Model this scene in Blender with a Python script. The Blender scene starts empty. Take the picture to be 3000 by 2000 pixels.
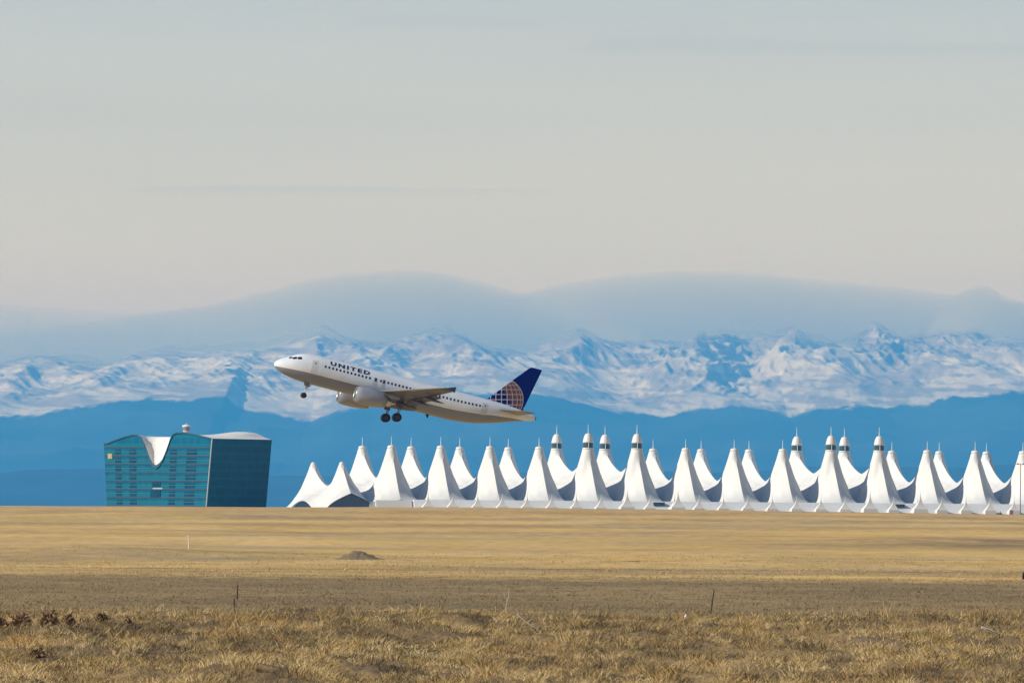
import bpy, bmesh, math, random
import numpy as np
from mathutils import Matrix, Vector

# ------------------------------------------------------------------ camera, sky, sun, exposure
sc = bpy.context.scene
C = sc.collection
F = 27300.0            # focal length in pixels of a 3000 px wide frame (a long telephoto)
ROLL = 0.0073          # the photographer held the camera a touch off level
cam_d = bpy.data.cameras.new('camera')
cam = bpy.data.objects.new('camera', cam_d); C.objects.link(cam)
cam_d.sensor_width = 36.0
cam_d.lens = F / 3000.0 * 36.0
cam_d.shift_y = 500.0 / 3000.0
cam_d.clip_start = 1.0
cam_d.clip_end = 400000.0
cam.matrix_world = Matrix.Rotation(math.pi / 2, 4, 'X') @ Matrix.Rotation(ROLL, 4, 'Z')
sc.camera = cam

SUN_EL = math.radians(31.0)
SUN_H = Vector((-0.935, -0.35)).normalized()
sun_vec = Vector((SUN_H.x * math.cos(SUN_EL), SUN_H.y * math.cos(SUN_EL), math.sin(SUN_EL)))
world = bpy.data.worlds.new("World"); sc.world = world; world.use_nodes = True
wn, wl = world.node_tree.nodes, world.node_tree.links
wn.clear()
w_out = wn.new('ShaderNodeOutputWorld'); w_bg = wn.new('ShaderNodeBackground')
w_sky = wn.new('ShaderNodeTexSky'); w_sky.sky_type = 'NISHITA'; w_sky.sun_disc = False
w_sky.sun_elevation = SUN_EL
w_sky.sun_rotation = math.atan2(SUN_H.x, SUN_H.y)
w_sky.air_density = 1.0; w_sky.dust_density = 0.6; w_sky.ozone_density = 1.2; w_sky.altitude = 1600
w_tc = wn.new('ShaderNodeTexCoord'); w_sep = wn.new('ShaderNodeSeparateXYZ')
wl.new(w_tc.outputs['Generated'], w_sep.inputs[0])
# thin high cloud veil: dense near the horizon, opening to blue overhead
w_vc = wn.new('ShaderNodeMapRange'); w_vc.inputs['From Min'].default_value = 0.0; w_vc.inputs['From Max'].default_value = 0.10
wl.new(w_sep.outputs['Z'], w_vc.inputs['Value'])
w_cr = wn.new('ShaderNodeValToRGB')
VK = 1.0 / 0.085
VEIL = [(0.0, (0.90, 0.76, 0.34)), (0.20, (0.93, 0.79, 0.38)), (0.29, (0.89, 0.795, 0.47)), (0.42, (0.74, 0.70, 0.525)), (0.56, (0.63, 0.65, 0.59)), (0.75, (0.52, 0.57, 0.60)), (1.0, (0.45, 0.53, 0.60))]
el = w_cr.color_ramp.elements
el[0].position, el[1].position = VEIL[0][0], VEIL[-1][0]
for p, c in VEIL[1:-1]: el.new(p)
for e, (p, c) in zip(el, VEIL): e.position = p; e.color = (c[0], c[1], c[2], 1)
wl.new(w_vc.outputs[0], w_cr.inputs[0])
w_vs = wn.new('ShaderNodeVectorMath'); w_vs.operation = 'SCALE'; w_vs.inputs['Scale'].default_value = VK
wl.new(w_cr.outputs[0], w_vs.inputs[0])
w_nm = wn.new('ShaderNodeMapping'); w_nm.inputs['Scale'].default_value = (9, 9, 120)
w_no = wn.new('ShaderNodeTexNoise'); w_no.inputs['Scale'].default_value = 1.0; w_no.inputs['Detail'].default_value = 4
wl.new(w_tc.outputs['Generated'], w_nm.inputs[0]); wl.new(w_nm.outputs[0], w_no.inputs['Vector'])
w_nr = wn.new('ShaderNodeMapRange'); w_nr.inputs['From Min'].default_value = 0.3; w_nr.inputs['From Max'].default_value = 0.7
w_nr.inputs['To Min'].default_value = 0.965; w_nr.inputs['To Max'].default_value = 1.03
wl.new(w_no.outputs[0], w_nr.inputs['Value'])
w_v2 = wn.new('ShaderNodeVectorMath'); w_v2.operation = 'SCALE'
wl.new(w_vs.outputs[0], w_v2.inputs[0]); wl.new(w_nr.outputs[0], w_v2.inputs['Scale'])
w_f = wn.new('ShaderNodeMapRange'); w_f.interpolation_type = 'SMOOTHSTEP'
w_f.inputs['From Min'].default_value = 0.07; w_f.inputs['From Max'].default_value = 0.26
w_f.inputs['To Min'].default_value = 0.96; w_f.inputs['To Max'].default_value = 0.0
wl.new(w_sep.outputs['Z'], w_f.inputs['Value'])
w_mx = wn.new('ShaderNodeMix'); w_mx.data_type = 'RGBA'
w_fy = wn.new('ShaderNodeMapRange'); w_fy.interpolation_type = 'SMOOTHSTEP'
w_fy.inputs['From Min'].default_value = 0.35; w_fy.inputs['From Max'].default_value = 0.9
wl.new(w_sep.outputs['Y'], w_fy.inputs['Value'])
w_ff = wn.new('ShaderNodeMath'); w_ff.operation = 'MULTIPLY'; wl.new(w_f.outputs[0], w_ff.inputs[0]); wl.new(w_fy.outputs[0], w_ff.inputs[1])
wl.new(w_ff.outputs[0], w_mx.inputs[0]); wl.new(w_sky.outputs[0], w_mx.inputs[6]); wl.new(w_v2.outputs[0], w_mx.inputs[7])
wl.new(w_mx.outputs[2], w_bg.inputs[0]); w_bg.inputs[1].default_value = 0.085
wl.new(w_bg.outputs[0], w_out.inputs[0])

sun_d = bpy.data.lights.new('sun', 'SUN'); sun_d.energy = 4.9; sun_d.angle = math.radians(0.53); sun_d.color = (1.0, 0.955, 0.88)
sun = bpy.data.objects.new('sun', sun_d); C.objects.link(sun)
sun.rotation_euler = (-sun_vec).to_track_quat('-Z', 'Y').to_euler()
sun.location = (-200, -100, 200)
sc.view_settings.view_transform = 'Standard'; sc.view_settings.look = 'None'
sc.view_settings.exposure = 0.0; sc.view_settings.gamma = 1.0
sc.cycles.use_denoising = True
sc.cycles.max_bounces = 6; sc.cycles.volume_bounces = 1; sc.cycles.transparent_max_bounces = 12
sc.cycles.caustics_reflective = False; sc.cycles.caustics_refractive = False

random.seed(7); RNG = np.random.default_rng(7)
cr, sr = math.cos(ROLL), math.sin(ROLL)
def at(x, y, D):
    """photo pixel (3000x2000) and distance north -> world point"""
    u, v = x - 1500.0, 1500.0 - y
    return Vector(((u * cr - v * sr) / F * D, D, (u * sr + v * cr) / F * D))
def zat(x, y, D): return at(x, y, D).z

# ------------------------------------------------------------------ noise in numpy
def _hash(ix, iy, seed):
    h = (ix.astype(np.int64) * 374761393 + iy.astype(np.int64) * 668265263 + seed * 974634777) & 0xFFFFFFFF
    h = ((h ^ (h >> 13)) * 1274126177) & 0xFFFFFFFF
    h = (h ^ (h >> 16)) & 0xFFFFFFFF
    return h / 4294967295.0
def vnoise(x, y, seed=0):
    x0, y0 = np.floor(x), np.floor(y); fx, fy = x - x0, y - y0
    fx = fx * fx * fx * (fx * (fx * 6 - 15) + 10); fy = fy * fy * fy * (fy * (fy * 6 - 15) + 10)
    def g(i, j):
        a = _hash(x0 + i, y0 + j, seed) * 2 * np.pi
        return np.cos(a) * (x - x0 - i) + np.sin(a) * (y - y0 - j)
    a = g(0, 0) * (1 - fx) + g(1, 0) * fx
    b = g(0, 1) * (1 - fx) + g(1, 1) * fx
    return (a * (1 - fy) + b * fy) * 1.5
def fbm(x, y, seed=0, octv=5, gain=0.5):
    s = np.zeros(np.broadcast(x, y).shape); a = 1.0
    for o in range(octv):
        s = s + a * vnoise(x * 2**o + 13.7 * o, y * 2**o - 7.1 * o, seed + o); a *= gain
    return s
def ridged(x, y, seed=0, octv=6, gain=0.5):
    s = np.zeros(np.broadcast(x, y).shape); a = 1.0; w = 1.0
    for o in range(octv):
        n = 1 - np.abs(vnoise(x * 2.03**o + 5.3 * o, y * 2.03**o + 9.1 * o, seed + o)) * 1.6
        n = np.clip(n, 0, 1) ** 2
        s = s + a * n * w; w = np.clip(n * 1.4, 0.2, 1); a *= gain
    return s
def sst(a, b, x):
    t = np.clip((x - a) / (b - a), 0, 1); return t * t * (3 - 2 * t)

# ------------------------------------------------------------------ object helpers
def mesh_np(name, V, faces, smooth=True):
    me = bpy.data.meshes.new(name)
    V = np.asarray(V, dtype=np.float32); faces = np.asarray(faces, dtype=np.int32)
    k = faces.shape[1]
    me.vertices.add(len(V)); me.vertices.foreach_set('co', V.ravel())
    me.loops.add(faces.size); me.loops.foreach_set('vertex_index', faces.ravel())
    me.polygons.add(len(faces))
    me.polygons.foreach_set('loop_start', np.arange(0, faces.size, k, dtype=np.int32))
    me.polygons.foreach_set('loop_total', np.full(len(faces), k, dtype=np.int32))
    me.polygons.foreach_set('use_smooth', np.full(len(faces), smooth))
    me.update(calc_edges=True)
    return me
def grid_faces(nr, nc, wrap=False):
    r = np.arange(nr - 1)[:, None]; c = np.arange(nc if wrap else nc - 1)[None, :]
    c1 = (c + 1) % nc
    a = r * nc + c; b = r * nc + c1; d = (r + 1) * nc + c; e = (r + 1) * nc + c1
    return np.stack([a, b, e, d], -1).reshape(-1, 4)
def vcol(me, name, cols):
    cols = np.asarray(cols, dtype=np.float32)
    if cols.ndim == 1:
        at_ = me.attributes.new(name, 'FLOAT', 'POINT'); at_.data.foreach_set('value', cols); return
    if cols.shape[1] == 3: cols = np.concatenate([cols, np.ones((len(cols), 1), np.float32)], 1)
    at_ = me.color_attributes.new(name, 'FLOAT_COLOR', 'POINT'); at_.data.foreach_set('color', cols.ravel())
def put(name, me, mat=None, parent=None, loc=None, kind=None, label=None, cat=None, group=None):
    o = bpy.data.objects.new(name, me); C.objects.link(o)
    if mat is not None and me is not None:
        for m in (mat if isinstance(mat, (list, tuple)) else [mat]): me.materials.append(m)
    if parent is not None: o.parent = parent
    if loc is not None: o.location = loc
    if kind: o['kind'] = kind
    if label: o['label'] = label
    if cat: o['category'] = cat
    if group: o['group'] = group
    return o
def thing(name, label, cat, loc=(0, 0, 0), rot=(0, 0, 0), group=None):
    o = put(name, None, label=label, cat=cat, group=group, loc=loc); o.rotation_euler = rot
    o.empty_display_size = 1.0
    return o

class MB:
    """collects simple solids into one mesh"""
    def __init__(s): s.bm = bmesh.new()
    def box(s, c, size, rot=None):
        r = bmesh.ops.create_cube(s.bm, size=1.0)
        M = Matrix.Translation(c) @ (rot or Matrix.Identity(4)) @ Matrix.Diagonal((*size, 1))
        bmesh.ops.transform(s.bm, matrix=M, verts=r['verts']); return s
    def tube(s, p0, p1, r0, r1=None, n=12):
        p0, p1 = Vector(p0), Vector(p1); d = p1 - p0; r1 = r0 if r1 is None else r1
        r = bmesh.ops.create_cone(s.bm, cap_ends=True, segments=n, radius1=r0, radius2=max(r1, 1e-4), depth=d.length)
        M = Matrix.Translation((p0 + p1) / 2) @ d.to_track_quat('Z', 'Y').to_matrix().to_4x4()
        bmesh.ops.transform(s.bm, matrix=M, verts=r['verts']); return s
    def lathe(s, prof, n=24, M=None, cap=True):
        rings = []
        for (r, z) in prof:
            rings.append([s.bm.verts.new((r * math.cos(2 * math.pi * k / n), r * math.sin(2 * math.pi * k / n), z)) for k in range(n)])
        for a, b in zip(rings, rings[1:]):
            for k in range(n):
                s.bm.faces.new((a[k], a[(k + 1) % n], b[(k + 1) % n], b[k]))
        if cap:
            s.bm.faces.new(list(reversed(rings[0]))); s.bm.faces.new(rings[-1])
        if M is not None:
            bmesh.ops.transform(s.bm, matrix=M, verts=[v for r in rings for v in r])
        return s
    def poly(s, pts):
        s.bm.faces.new([s.bm.verts.new(p) for p in pts]); return s
    def prism(s, pts, off):
        a = [s.bm.verts.new(p) for p in pts]; b = [s.bm.verts.new(Vector(p) + Vector(off)) for p in pts]; n = len(a)
        s.bm.faces.new(a); s.bm.faces.new(list(reversed(b)))
        for k in range(n): s.bm.faces.new((a[k], b[k], b[(k + 1) % n], a[(k + 1) % n]))
        return s
    def mesh(s, name='part', smooth=False, bevel=0):
        if bevel: bmesh.ops.bevel(s.bm, geom=s.bm.edges[:], offset=bevel, segments=1, affect='EDGES')
        bmesh.ops.recalc_face_normals(s.bm, faces=s.bm.faces[:])
        me = bpy.data.meshes.new(name); s.bm.to_mesh(me); s.bm.free()
        for p in me.polygons: p.use_smooth = smooth
        return me
    def put(s, name, mat, parent=None, smooth=False, bevel=0, **k): return put(name, s.mesh(name, smooth, bevel), mat, parent, **k)

def mat(name, col=(0.5, 0.5, 0.5), rough=0.6, metal=0.0, spec=0.5, noise=0.0, nscale=1.0, emit=None):
    m = bpy.data.materials.new(name); m.use_nodes = True
    nt = m.node_tree; b = nt.nodes['Principled BSDF']
    b.inputs['Base Color'].default_value = (*col, 1); b.inputs['Roughness'].default_value = rough
    b.inputs['Metallic'].default_value = metal; b.inputs['Specular IOR Level'].default_value = spec
    if noise:
        tc = nt.nodes.new('ShaderNodeTexCoord'); n = nt.nodes.new('ShaderNodeTexNoise')
        n.inputs['Scale'].default_value = nscale; n.inputs['Detail'].default_value = 5
        nt.links.new(tc.outputs['Object'], n.inputs['Vector'])
        mr = nt.nodes.new('ShaderNodeMapRange'); mr.inputs['From Min'].default_value = 0.3; mr.inputs['From Max'].default_value = 0.7
        mr.inputs['To Min'].default_value = 1 - noise; mr.inputs['To Max'].default_value = 1 + noise
        nt.links.new(n.outputs[0], mr.inputs['Value'])
        v = nt.nodes.new('ShaderNodeVectorMath'); v.operation = 'SCALE'; v.inputs[0].default_value = col
        nt.links.new(mr.outputs[0], v.inputs['Scale']); nt.links.new(v.outputs[0], b.inputs['Base Color'])
    return m
class NT:
    """short-hand for node maths inside one material"""
    def __init__(s, m): s.t = m.node_tree; s.b = s.t.nodes['Principled BSDF']
    def n(s, typ, **kw):
        o = s.t.nodes.new(typ)
        for k, v in kw.items(): setattr(o, k, v)
        return o
    def _in(s, sock, v):
        if isinstance(v, bpy.types.NodeSocket): s.t.links.new(v, sock)
        else: sock.default_value = v
    def m(s, op, a, b=0.0, c=None):
        o = s.n('ShaderNodeMath', operation=op); s._in(o.inputs[0], a); s._in(o.inputs[1], b)
        if c is not None: s._in(o.inputs[2], c)
        return o.outputs[0]
    def mix(s, f, a, b):
        o = s.n('ShaderNodeMix', data_type='RGBA'); s._in(o.inputs[0], f)
        s._in(o.inputs[6], a if isinstance(a, bpy.types.NodeSocket) else (*a, 1)); s._in(o.inputs[7], b if isinstance(b, bpy.types.NodeSocket) else (*b, 1))
        return o.outputs[2]
    def step(s, x, a, b, lo=0.0, hi=1.0):
        o = s.n('ShaderNodeMapRange', interpolation_type='SMOOTHSTEP'); s._in(o.inputs['Value'], x)
        o.inputs['From Min'].default_value = a; o.inputs['From Max'].default_value = b
        o.inputs['To Min'].default_value = lo; o.inputs['To Max'].default_value = hi
        return o.outputs[0]
    def noise(s, scale=1.0, detail=4, vec=(1, 1, 1), coord='Object', rough=0.5):
        tc = s.n('ShaderNodeTexCoord'); mp = s.n('ShaderNodeMapping'); mp.inputs['Scale'].default_value = vec
        no = s.n('ShaderNodeTexNoise'); no.inputs['Scale'].default_value = scale; no.inputs['Detail'].default_value = detail; no.inputs['Roughness'].default_value = rough
        s.t.links.new(tc.outputs[coord], mp.inputs[0]); s.t.links.new(mp.outputs[0], no.inputs['Vector'])
        return no.outputs[0]
    def attr(s, name):
        o = s.n('ShaderNodeAttribute'); o.attribute_name = name; return o
    def scale(s, col, f):
        o = s.n('ShaderNodeVectorMath', operation='SCALE'); s._in(o.inputs[0], col); s._in(o.inputs['Scale'], f); return o.outputs[0]
    def base(s, v): s.t.links.new(v, s.b.inputs['Base Color'])
    def bump(s, h, strength=0.5, dist=0.1):
        o = s.n('ShaderNodeBump'); o.inputs['Strength'].default_value = strength; o.inputs['Distance'].default_value = dist
        s.t.links.new(h, o.inputs['Height']); s.t.links.new(o.outputs[0], s.b.inputs['Normal'])

# ------------------------------------------------------------------ terrain
PROF = [(-900, -2.5), (-50, -1.9), (40, -2.1), (100, -3.6), (185, -5.0), (225, -4.40), (260, -3.86), (298, -3.42), (312, -3.55), (345, -4.55), (430, -4.86),
        (520, -5.22), (650, -5.65), (800, -6.10), (900, -6.38), (1000, -6.55), (1200, -6.85), (1500, -6.75), (1900, -5.60),
        (2300, -2.95), (2650, 0.6), (2760, 1.25), (2850, 1.0), (3050, -1.8), (3250, -4.0), (5000, -6.0), (9000, -12.0), (20000, -40.0), (50000, -95.0), (95000, -110.0)]
pd = np.array([p[0] for p in PROF], float); pz = np.array([p[1] for p in PROF], float)
def _pchip(xq, x, y):
    h = np.diff(x); d = np.diff(y) / h; m = np.zeros(len(x)); m[0] = d[0]; m[-1] = d[-1]
    for k in range(1, len(x) - 1):
        if d[k - 1] * d[k] > 0:
            w1, w2 = 2 * h[k] + h[k - 1], h[k] + 2 * h[k - 1]; m[k] = (w1 + w2) / (w1 / d[k - 1] + w2 / d[k])
    i = np.clip(np.searchsorted(x, xq) - 1, 0, len(x) - 2); t = (xq - x[i]) / h[i]
    t2, t3 = t * t, t * t * t
    return (2*t3 - 3*t2 + 1) * y[i] + (t3 - 2*t2 + t) * h[i] * m[i] + (-2*t3 + 3*t2) * y[i + 1] + (t3 - t2) * h[i] * m[i + 1]
def ground_z(X, Y):
    X = np.asarray(X, float); Y = np.asarray(Y, float)
    wob = 14 * fbm(X / 30.0, Y / 200.0, 3, 3) * sst(200, 300, Y) * (1 - sst(330, 450, Y))
    z = _pchip(np.clip(Y + wob, -900, 95000), pd, pz)
    near = (1 - sst(330, 430, Y)) * sst(120, 200, Y)
    z = z + near * (0.13 * fbm(X / 11.0, Y / 60.0, 19, 2) + 0.24 * fbm(X / 3.4 + Y / 9.0, Y / 11.0 - X / 14.0, 29, 3) * (1 - 0.5 * sst(285, 310, Y)) + 0.20 * fbm(X / 5.0 + Y / 12.0, Y / 8.0, 11, 4) + 0.13 * (ridged(X / 1.7 + Y / 7.0, Y / 3.2 - X / 9.0, 17, 4) - 0.9))
    mid = sst(380, 500, Y) * (1 - sst(1000, 1600, Y))
    z = z + mid * 0.07 * fbm(X / 9.0, Y / 25.0, 23, 4)
    far = sst(1000, 1300, Y) * (1 - sst(2500, 3200, Y))
    z = z + far * 0.45 * fbm(X / 90.0, Y / 160.0, 31, 3)
    # broad crown of the far skyline falls away at both ends
    z = z - sst(2200, 2700, Y) * (1 - sst(2900, 3200, Y)) * 0.75 * np.clip(np.abs(X + 5) / 150.0, 0, 1.5) ** 2
    # banks and dips
    def bank(cx, cy, wx, wy, h): return h * np.exp(-((X - cx) / wx) ** 2 - ((Y - cy) / wy) ** 2)
    z = z + bank(*BK[0]) + bank(*BK[1]) + bank(*BK[2])
    return z
BK = [((340 - 1500) / F * 1450, 1450, 26, 40, 0.5), ((2820 - 1500) / F * 1900, 1900, 40, 60, 0.9), ((60 - 1500) / F * 1420, 1420, 30, 50, 0.5)]

t_in = np.linspace(-0.075, 0.075, 560)
t_out = np.array([0.085, 0.1, 0.13, 0.18, 0.27, 0.4, 0.7, 1.2, 2.5, 6.0])
tt = np.concatenate([-t_out[::-1], t_in, t_out])
rows = np.concatenate([np.arange(-800, 180, 20.0), np.arange(180, 345, 0.55), np.arange(345, 430, 2.0), np.arange(430, 900, 3.0),
                       np.arange(900, 3300, 9.0), np.geomspace(3300, 88000, 60)])
TT, YY = np.meshgrid(tt, rows)
XX = np.clip(TT * (np.abs(YY) + 260), -15500, 15500)
ZZ = ground_z(XX, YY)
gm = mesh_np('ground', np.stack([XX, YY, ZZ], -1).reshape(-1, 3), grid_faces(len(rows), len(tt)))
# colours that belong to the ground itself (grass kinds, bare soil, tracks)
straw = np.array([0.63, 0.41, 0.145]); pale = np.array([0.58, 0.405, 0.175]); gold = np.array([0.66, 0.42, 0.095])
drab = np.array([0.265, 0.186, 0.090]); soil = np.array([0.33, 0.23, 0.108]); thatch = np.array([0.28, 0.19, 0.09]); olive = np.array([0.22, 0.185, 0.09])
def lerp(a, b, f): return a + (b - a) * f[..., None]
n1 = fbm(XX / 60, YY / 220, 41, 4); n2 = fbm(XX / 22 + 7, YY / 70, 47, 5); n3 = fbm(XX / 6, YY / 14, 53, 4)
col = np.zeros(XX.shape + (3,)) + straw
col = lerp(col, pale, np.clip(0.45 + 1.1 * n1, 0, 1) * 0.9)
col = lerp(col, gold, np.clip(1.6 * n2, 0, 1) * 0.55); col = col * (1 + 0.16 * np.clip(fbm(XX / 120, YY / 110, 44, 3), -0.8, 0.8))[..., None]
def yb(y): return 1.0
# drab dry prairie between the near bank and the mown field
edge = 905 + 55 * fbm(XX / 26, YY / 90, 61, 4)
f_drab = 1 - sst(-75, 85, YY - edge + 60 * n3)
col = lerp(col, lerp(np.zeros_like(col) + drab, soil, np.clip(0.5 + n2 * 1.6, 0, 1)), f_drab)
col = lerp(col, olive, f_drab * np.clip(n3 * 1.3, 0, 1) * 0.6)
# tracks, mown strips and rough banks of the mown field
def strip(cy, w, amp, c, s, x0=-1e9, x1=1e9, soft=25.0):
    global col
    w = w * 1.5; d = np.abs(YY - cy - 18 * fbm(XX / 50, YY * 0 + s, s, 3)) / w
    f = np.exp(-d ** 2 * 1.5) * min(1.35, amp * 1.8) * sst(x0, x0 + soft, XX) * (1 - sst(x1 - soft, x1, XX)) * (0.75 + 0.5 * np.clip(fbm(XX / 12, YY / 30, s + 5, 3), -0.5, 0.5))
    col = lerp(col, c, np.clip(f, 0, 1))
rut = np.array([0.21, 0.155, 0.10])
strip(1128, 36, 0.95, rut, 71, x0=-26); strip(1040, 10, 0.5, thatch * 1.4, 70, x0=-10); strip(1300, 90, 0.35, rut * 1.35, 69, x1=-18); strip(1165, 18, 0.35, pale * 1.15, 72, x0=-40)
strip(1240, 22, 0.55, pale, 73, x1=20); strip(1060, 14, 0.4, rut, 74)
strip(1015, 18, 0.30, thatch * 1.5, 75); strip(1480, 46, 0.85, np.array([0.26, 0.19, 0.08]), 76, x1=-8, soft=40); strip(1350, 24, 0.4, olive * 1.3, 77, x0=-60, x1=-15)
strip(1840, 80, 0.85, np.array([0.31, 0.21, 0.09]), 78, x0=42, soft=60); strip(1680, 40, 0.3, np.array([0.42, 0.34, 0.24]), 79, x1=30)
strip(2080, 60, 0.35, rut * 1.4, 80, x0=-80, x1=60); strip(2250, 30, 0.4, thatch * 1.6, 81); strip(2420, 30, 0.35, rut * 1.5, 82, x0=-90)
strip(2560, 40, 0.45, thatch * 1.5, 83); strip(2690, 50, 0.35, np.array([0.46, 0.30, 0.16]), 84)
for k in range(16):
    strip(1000 + 105 * k + 40 * math.sin(k * 2.3), 9 + 5 * (k % 3), 0.28, [rut * 1.2, pale * 1.1, thatch * 1.5, gold][k % 4], 90 + k, x0=-120 + 37 * (k % 5), x1=150 - 29 * (k % 4), soft=40)
# near bank: thatchy soil under the grass
f_near = 1 - sst(330, 400, YY)
nearc = lerp(np.zeros_like(col) + thatch, np.array([0.155, 0.11, 0.062]), np.clip(0.5 + fbm(XX / 2.5 + YY / 9, YY / 7, 67, 4) * 1.5, 0, 1))
col = lerp(col, nearc, f_near)
vcol(gm, 'tint', np.clip(col, 0, 1).reshape(-1, 3))
m_ground = mat('dry_grassland', rough=0.95, spec=0.1)
g = NT(m_ground)
gn = g.noise(0.35, 6, (1, 0.28, 1)); gn2 = g.noise(2.6, 5, (1, 0.5, 1)); gn3 = g.noise(0.03, 5, (1, 0.35, 1))
gf = g.m('MULTIPLY', g.step(gn, 0.3, 0.7, 0.86, 1.12), g.step(gn2, 0.25, 0.75, 0.84, 1.14))
gn4 = g.noise(9.0, 4, (1, 0.6, 1)); gf = g.m('MULTIPLY', gf, g.step(gn4, 0.3, 0.7, 0.8, 1.16)); gf = g.m('MULTIPLY', gf, g.step(gn3, 0.35, 0.65, 0.9, 1.08))
g.base(g.scale(g.attr('tint').outputs['Color'], gf)); g.bump(g.m('ADD', gn2, g.m('MULTIPLY', gn4, 0.5)), 0.9, 0.09)
put('ground', gm, m_ground, kind='structure')

def gz(x, y): return float(ground_z(np.array([x]), np.array([y]))[0])
def on_ground(px, py_hint, D):
    X = at(px, py_hint, D).x; return Vector((X, D, gz(X, D)))

# ------------------------------------------------------------------ grass (stuff)
def blades(P, H, lean, width, per, cols, spread, seed):
    """P (n,3) tuft bases; every tuft gets `per` bent blades"""
    r = np.random.default_rng(seed); n = len(P)
    B = np.repeat(P, per, 0); h = np.repeat(H, per) * r.uniform(0.45, 1.1, n * per)
    ang = r.uniform(0, 2 * np.pi, n * per); rad = r.uniform(0, 1, n * per) ** 0.7 * np.repeat(spread, per)
    B = B + np.stack([np.cos(ang) * rad, np.sin(ang) * rad, np.zeros(n * per) - 0.02], -1)
    out = np.stack([np.cos(ang), np.sin(ang), np.zeros(n * per)], -1) * (lean * h * r.uniform(0.3, 1.2, n * per))[:, None]
    out[:, 0] += 0.16 * h            # bent a little by the wind
    side = r.uniform(0, 2 * np.pi, n * per); s = np.stack([np.cos(side), np.sin(side) * 0.4, np.zeros(n * per)], -1) * (width * r.uniform(0.6, 1.3, n * per))[:, None]
    up = np.zeros((n * per, 3)); up[:, 2] = h
    v0 = B - s; v1 = B + s; v2 = B + s * 0.75 + out * 0.35 + up * 0.6; v3 = B - s * 0.75 + out * 0.35 + up * 0.6
    v4 = B + out + up * 0.97 + s * 0.25; v5 = B + out + up * 0.97 - s * 0.25
    V = np.stack([v0, v1, v2, v3, v4, v5], 1).reshape(-1, 3)
    k = np.arange(n * per)[:, None] * 6
    Fq = np.concatenate([k + np.array([[0, 1, 2, 3]]), k + np.array([[3, 2, 4, 5]])], 0)
    c = np.repeat(np.repeat(cols, per, 0) * r.uniform(0.75, 1.2, (n * per, 1)), 6, 0)
    return V, Fq, c
m_grass = mat('dry_grass_blades', rough=0.85, spec=0.15)
g = NT(m_grass); g.base(g.attr('tint').outputs['Color'])
def palette(n, w, r):
    cols = np.array([[0.59, 0.405, 0.158], [0.49, 0.32, 0.115], [0.39, 0.275, 0.128], [0.18, 0.127, 0.068], [0.34, 0.265, 0.125], [0.66, 0.485, 0.235], [0.54, 0.315, 0.10]])
    return cols
def field(name, n, y0, y1, hfun, per, width, lean, seed, spread=0.12, mixf=None):
    r = np.random.default_rng(seed)
    Y = r.uniform(y0, y1, n); X = (r.uniform(-1, 1, n)) * (0.060 * Y + 2.5)
    dens = 0.5 + 0.9 * fbm(X / 1.9 + Y / 16, Y / 5.5, seed + 1, 4)
    keep = r.uniform(0, 1, n) < np.clip(1.5 * dens + 0.05, 0.35, 1); X, Y = X[keep], Y[keep]
    Z = ground_z(X, Y)
    big = fbm(X / 4.0 + Y / 16, Y / 9, seed + 2, 3); kind = 1.1 * fbm(X / 0.9 + Y / 9, Y / 2.6, seed + 3, 4) + 1.05 * big + r.normal(0, 0.16, len(X))
    cols = palette(0, 0, r)
    t = np.clip((kind + 0.62) / 1.2, 0, 0.999) * 5; i = t.astype(int); f = (t - i)[:, None]
    order = np.array([3, 2, 4, 1, 0, 5]); c = cols[order[i]] * (1 - f) + cols[order[i + 1]] * f
    org = (fbm(X / 3.0, Y / 9, seed + 9, 2) > 0.33) & (r.uniform(0, 1, len(X)) < 0.6); c[org] = c[org] * 0.5 + cols[6] * 0.5
    if mixf is not None: c = c * (1 - mixf[0]) + np.array(mixf[1]) * mixf[0]
    H = hfun(X, Y, big, r)
    V, Fq, cc = blades(np.stack([X, Y, Z], -1), H, lean, width, per, c, np.full(len(X), spread), seed + 5)
    me = mesh_np(name, V, Fq, smooth=False); vcol(me, 'tint', np.clip(cc, 0, 1))
    return put(name, me, m_grass, kind='stuff')
field('near_grass', 72000, 214, 322, lambda X, Y, b, r: np.clip((0.15 + 0.20 * fbm(X / 1.1, Y / 3, 900, 3) + 0.05 * r.normal(size=len(X))) * (1 - 0.4 * sst(285, 312, Y)), 0.05, 0.42), 9, 0.010, 1.3, 101, 0.22)
field('crest_grass', 4200, 286, 332, lambda X, Y, b, r: np.clip(0.10 + 0.45 * np.clip(fbm(X / 2.2, Y / 9, 901, 3), -0.15, 1) + 0.05 * r.normal(size=len(X)), 0.05, 0.7), 8, 0.011, 0.6, 131, 0.14, mixf=(0.45, (0.42, 0.28, 0.12)))
field('prairie_grass', 18000, 425, 930, lambda X, Y, b, r: np.clip(0.11 + 0.10 * b + 0.03 * r.normal(size=len(X)), 0.04, 0.3), 6, 0.022, 1.3, 151, 0.45, mixf=(0.93, (0.29, 0.21, 0.11)))
field('meadow_grass', 9000, 900, 1500, lambda X, Y, b, r: np.clip(0.12 + 0.12 * b + 0.04 * r.normal(size=len(X)), 0.05, 0.35), 5, 0.05, 1.2, 171, 0.7, mixf=(0.75, (0.56, 0.37, 0.14)))
for nm, ls in (('meadow_grass', 'short straw coloured grass of the mown field'), ('near_grass', 'tall dry straw and brown grass covering the near bank'), ('crest_grass', 'taller pale grass along the top of the near bank'), ('prairie_grass', 'low drab grass of the grey brown prairie strip')):
    bpy.data.objects[nm]['label'] = ls; bpy.data.objects[nm]['category'] = 'grass'

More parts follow.
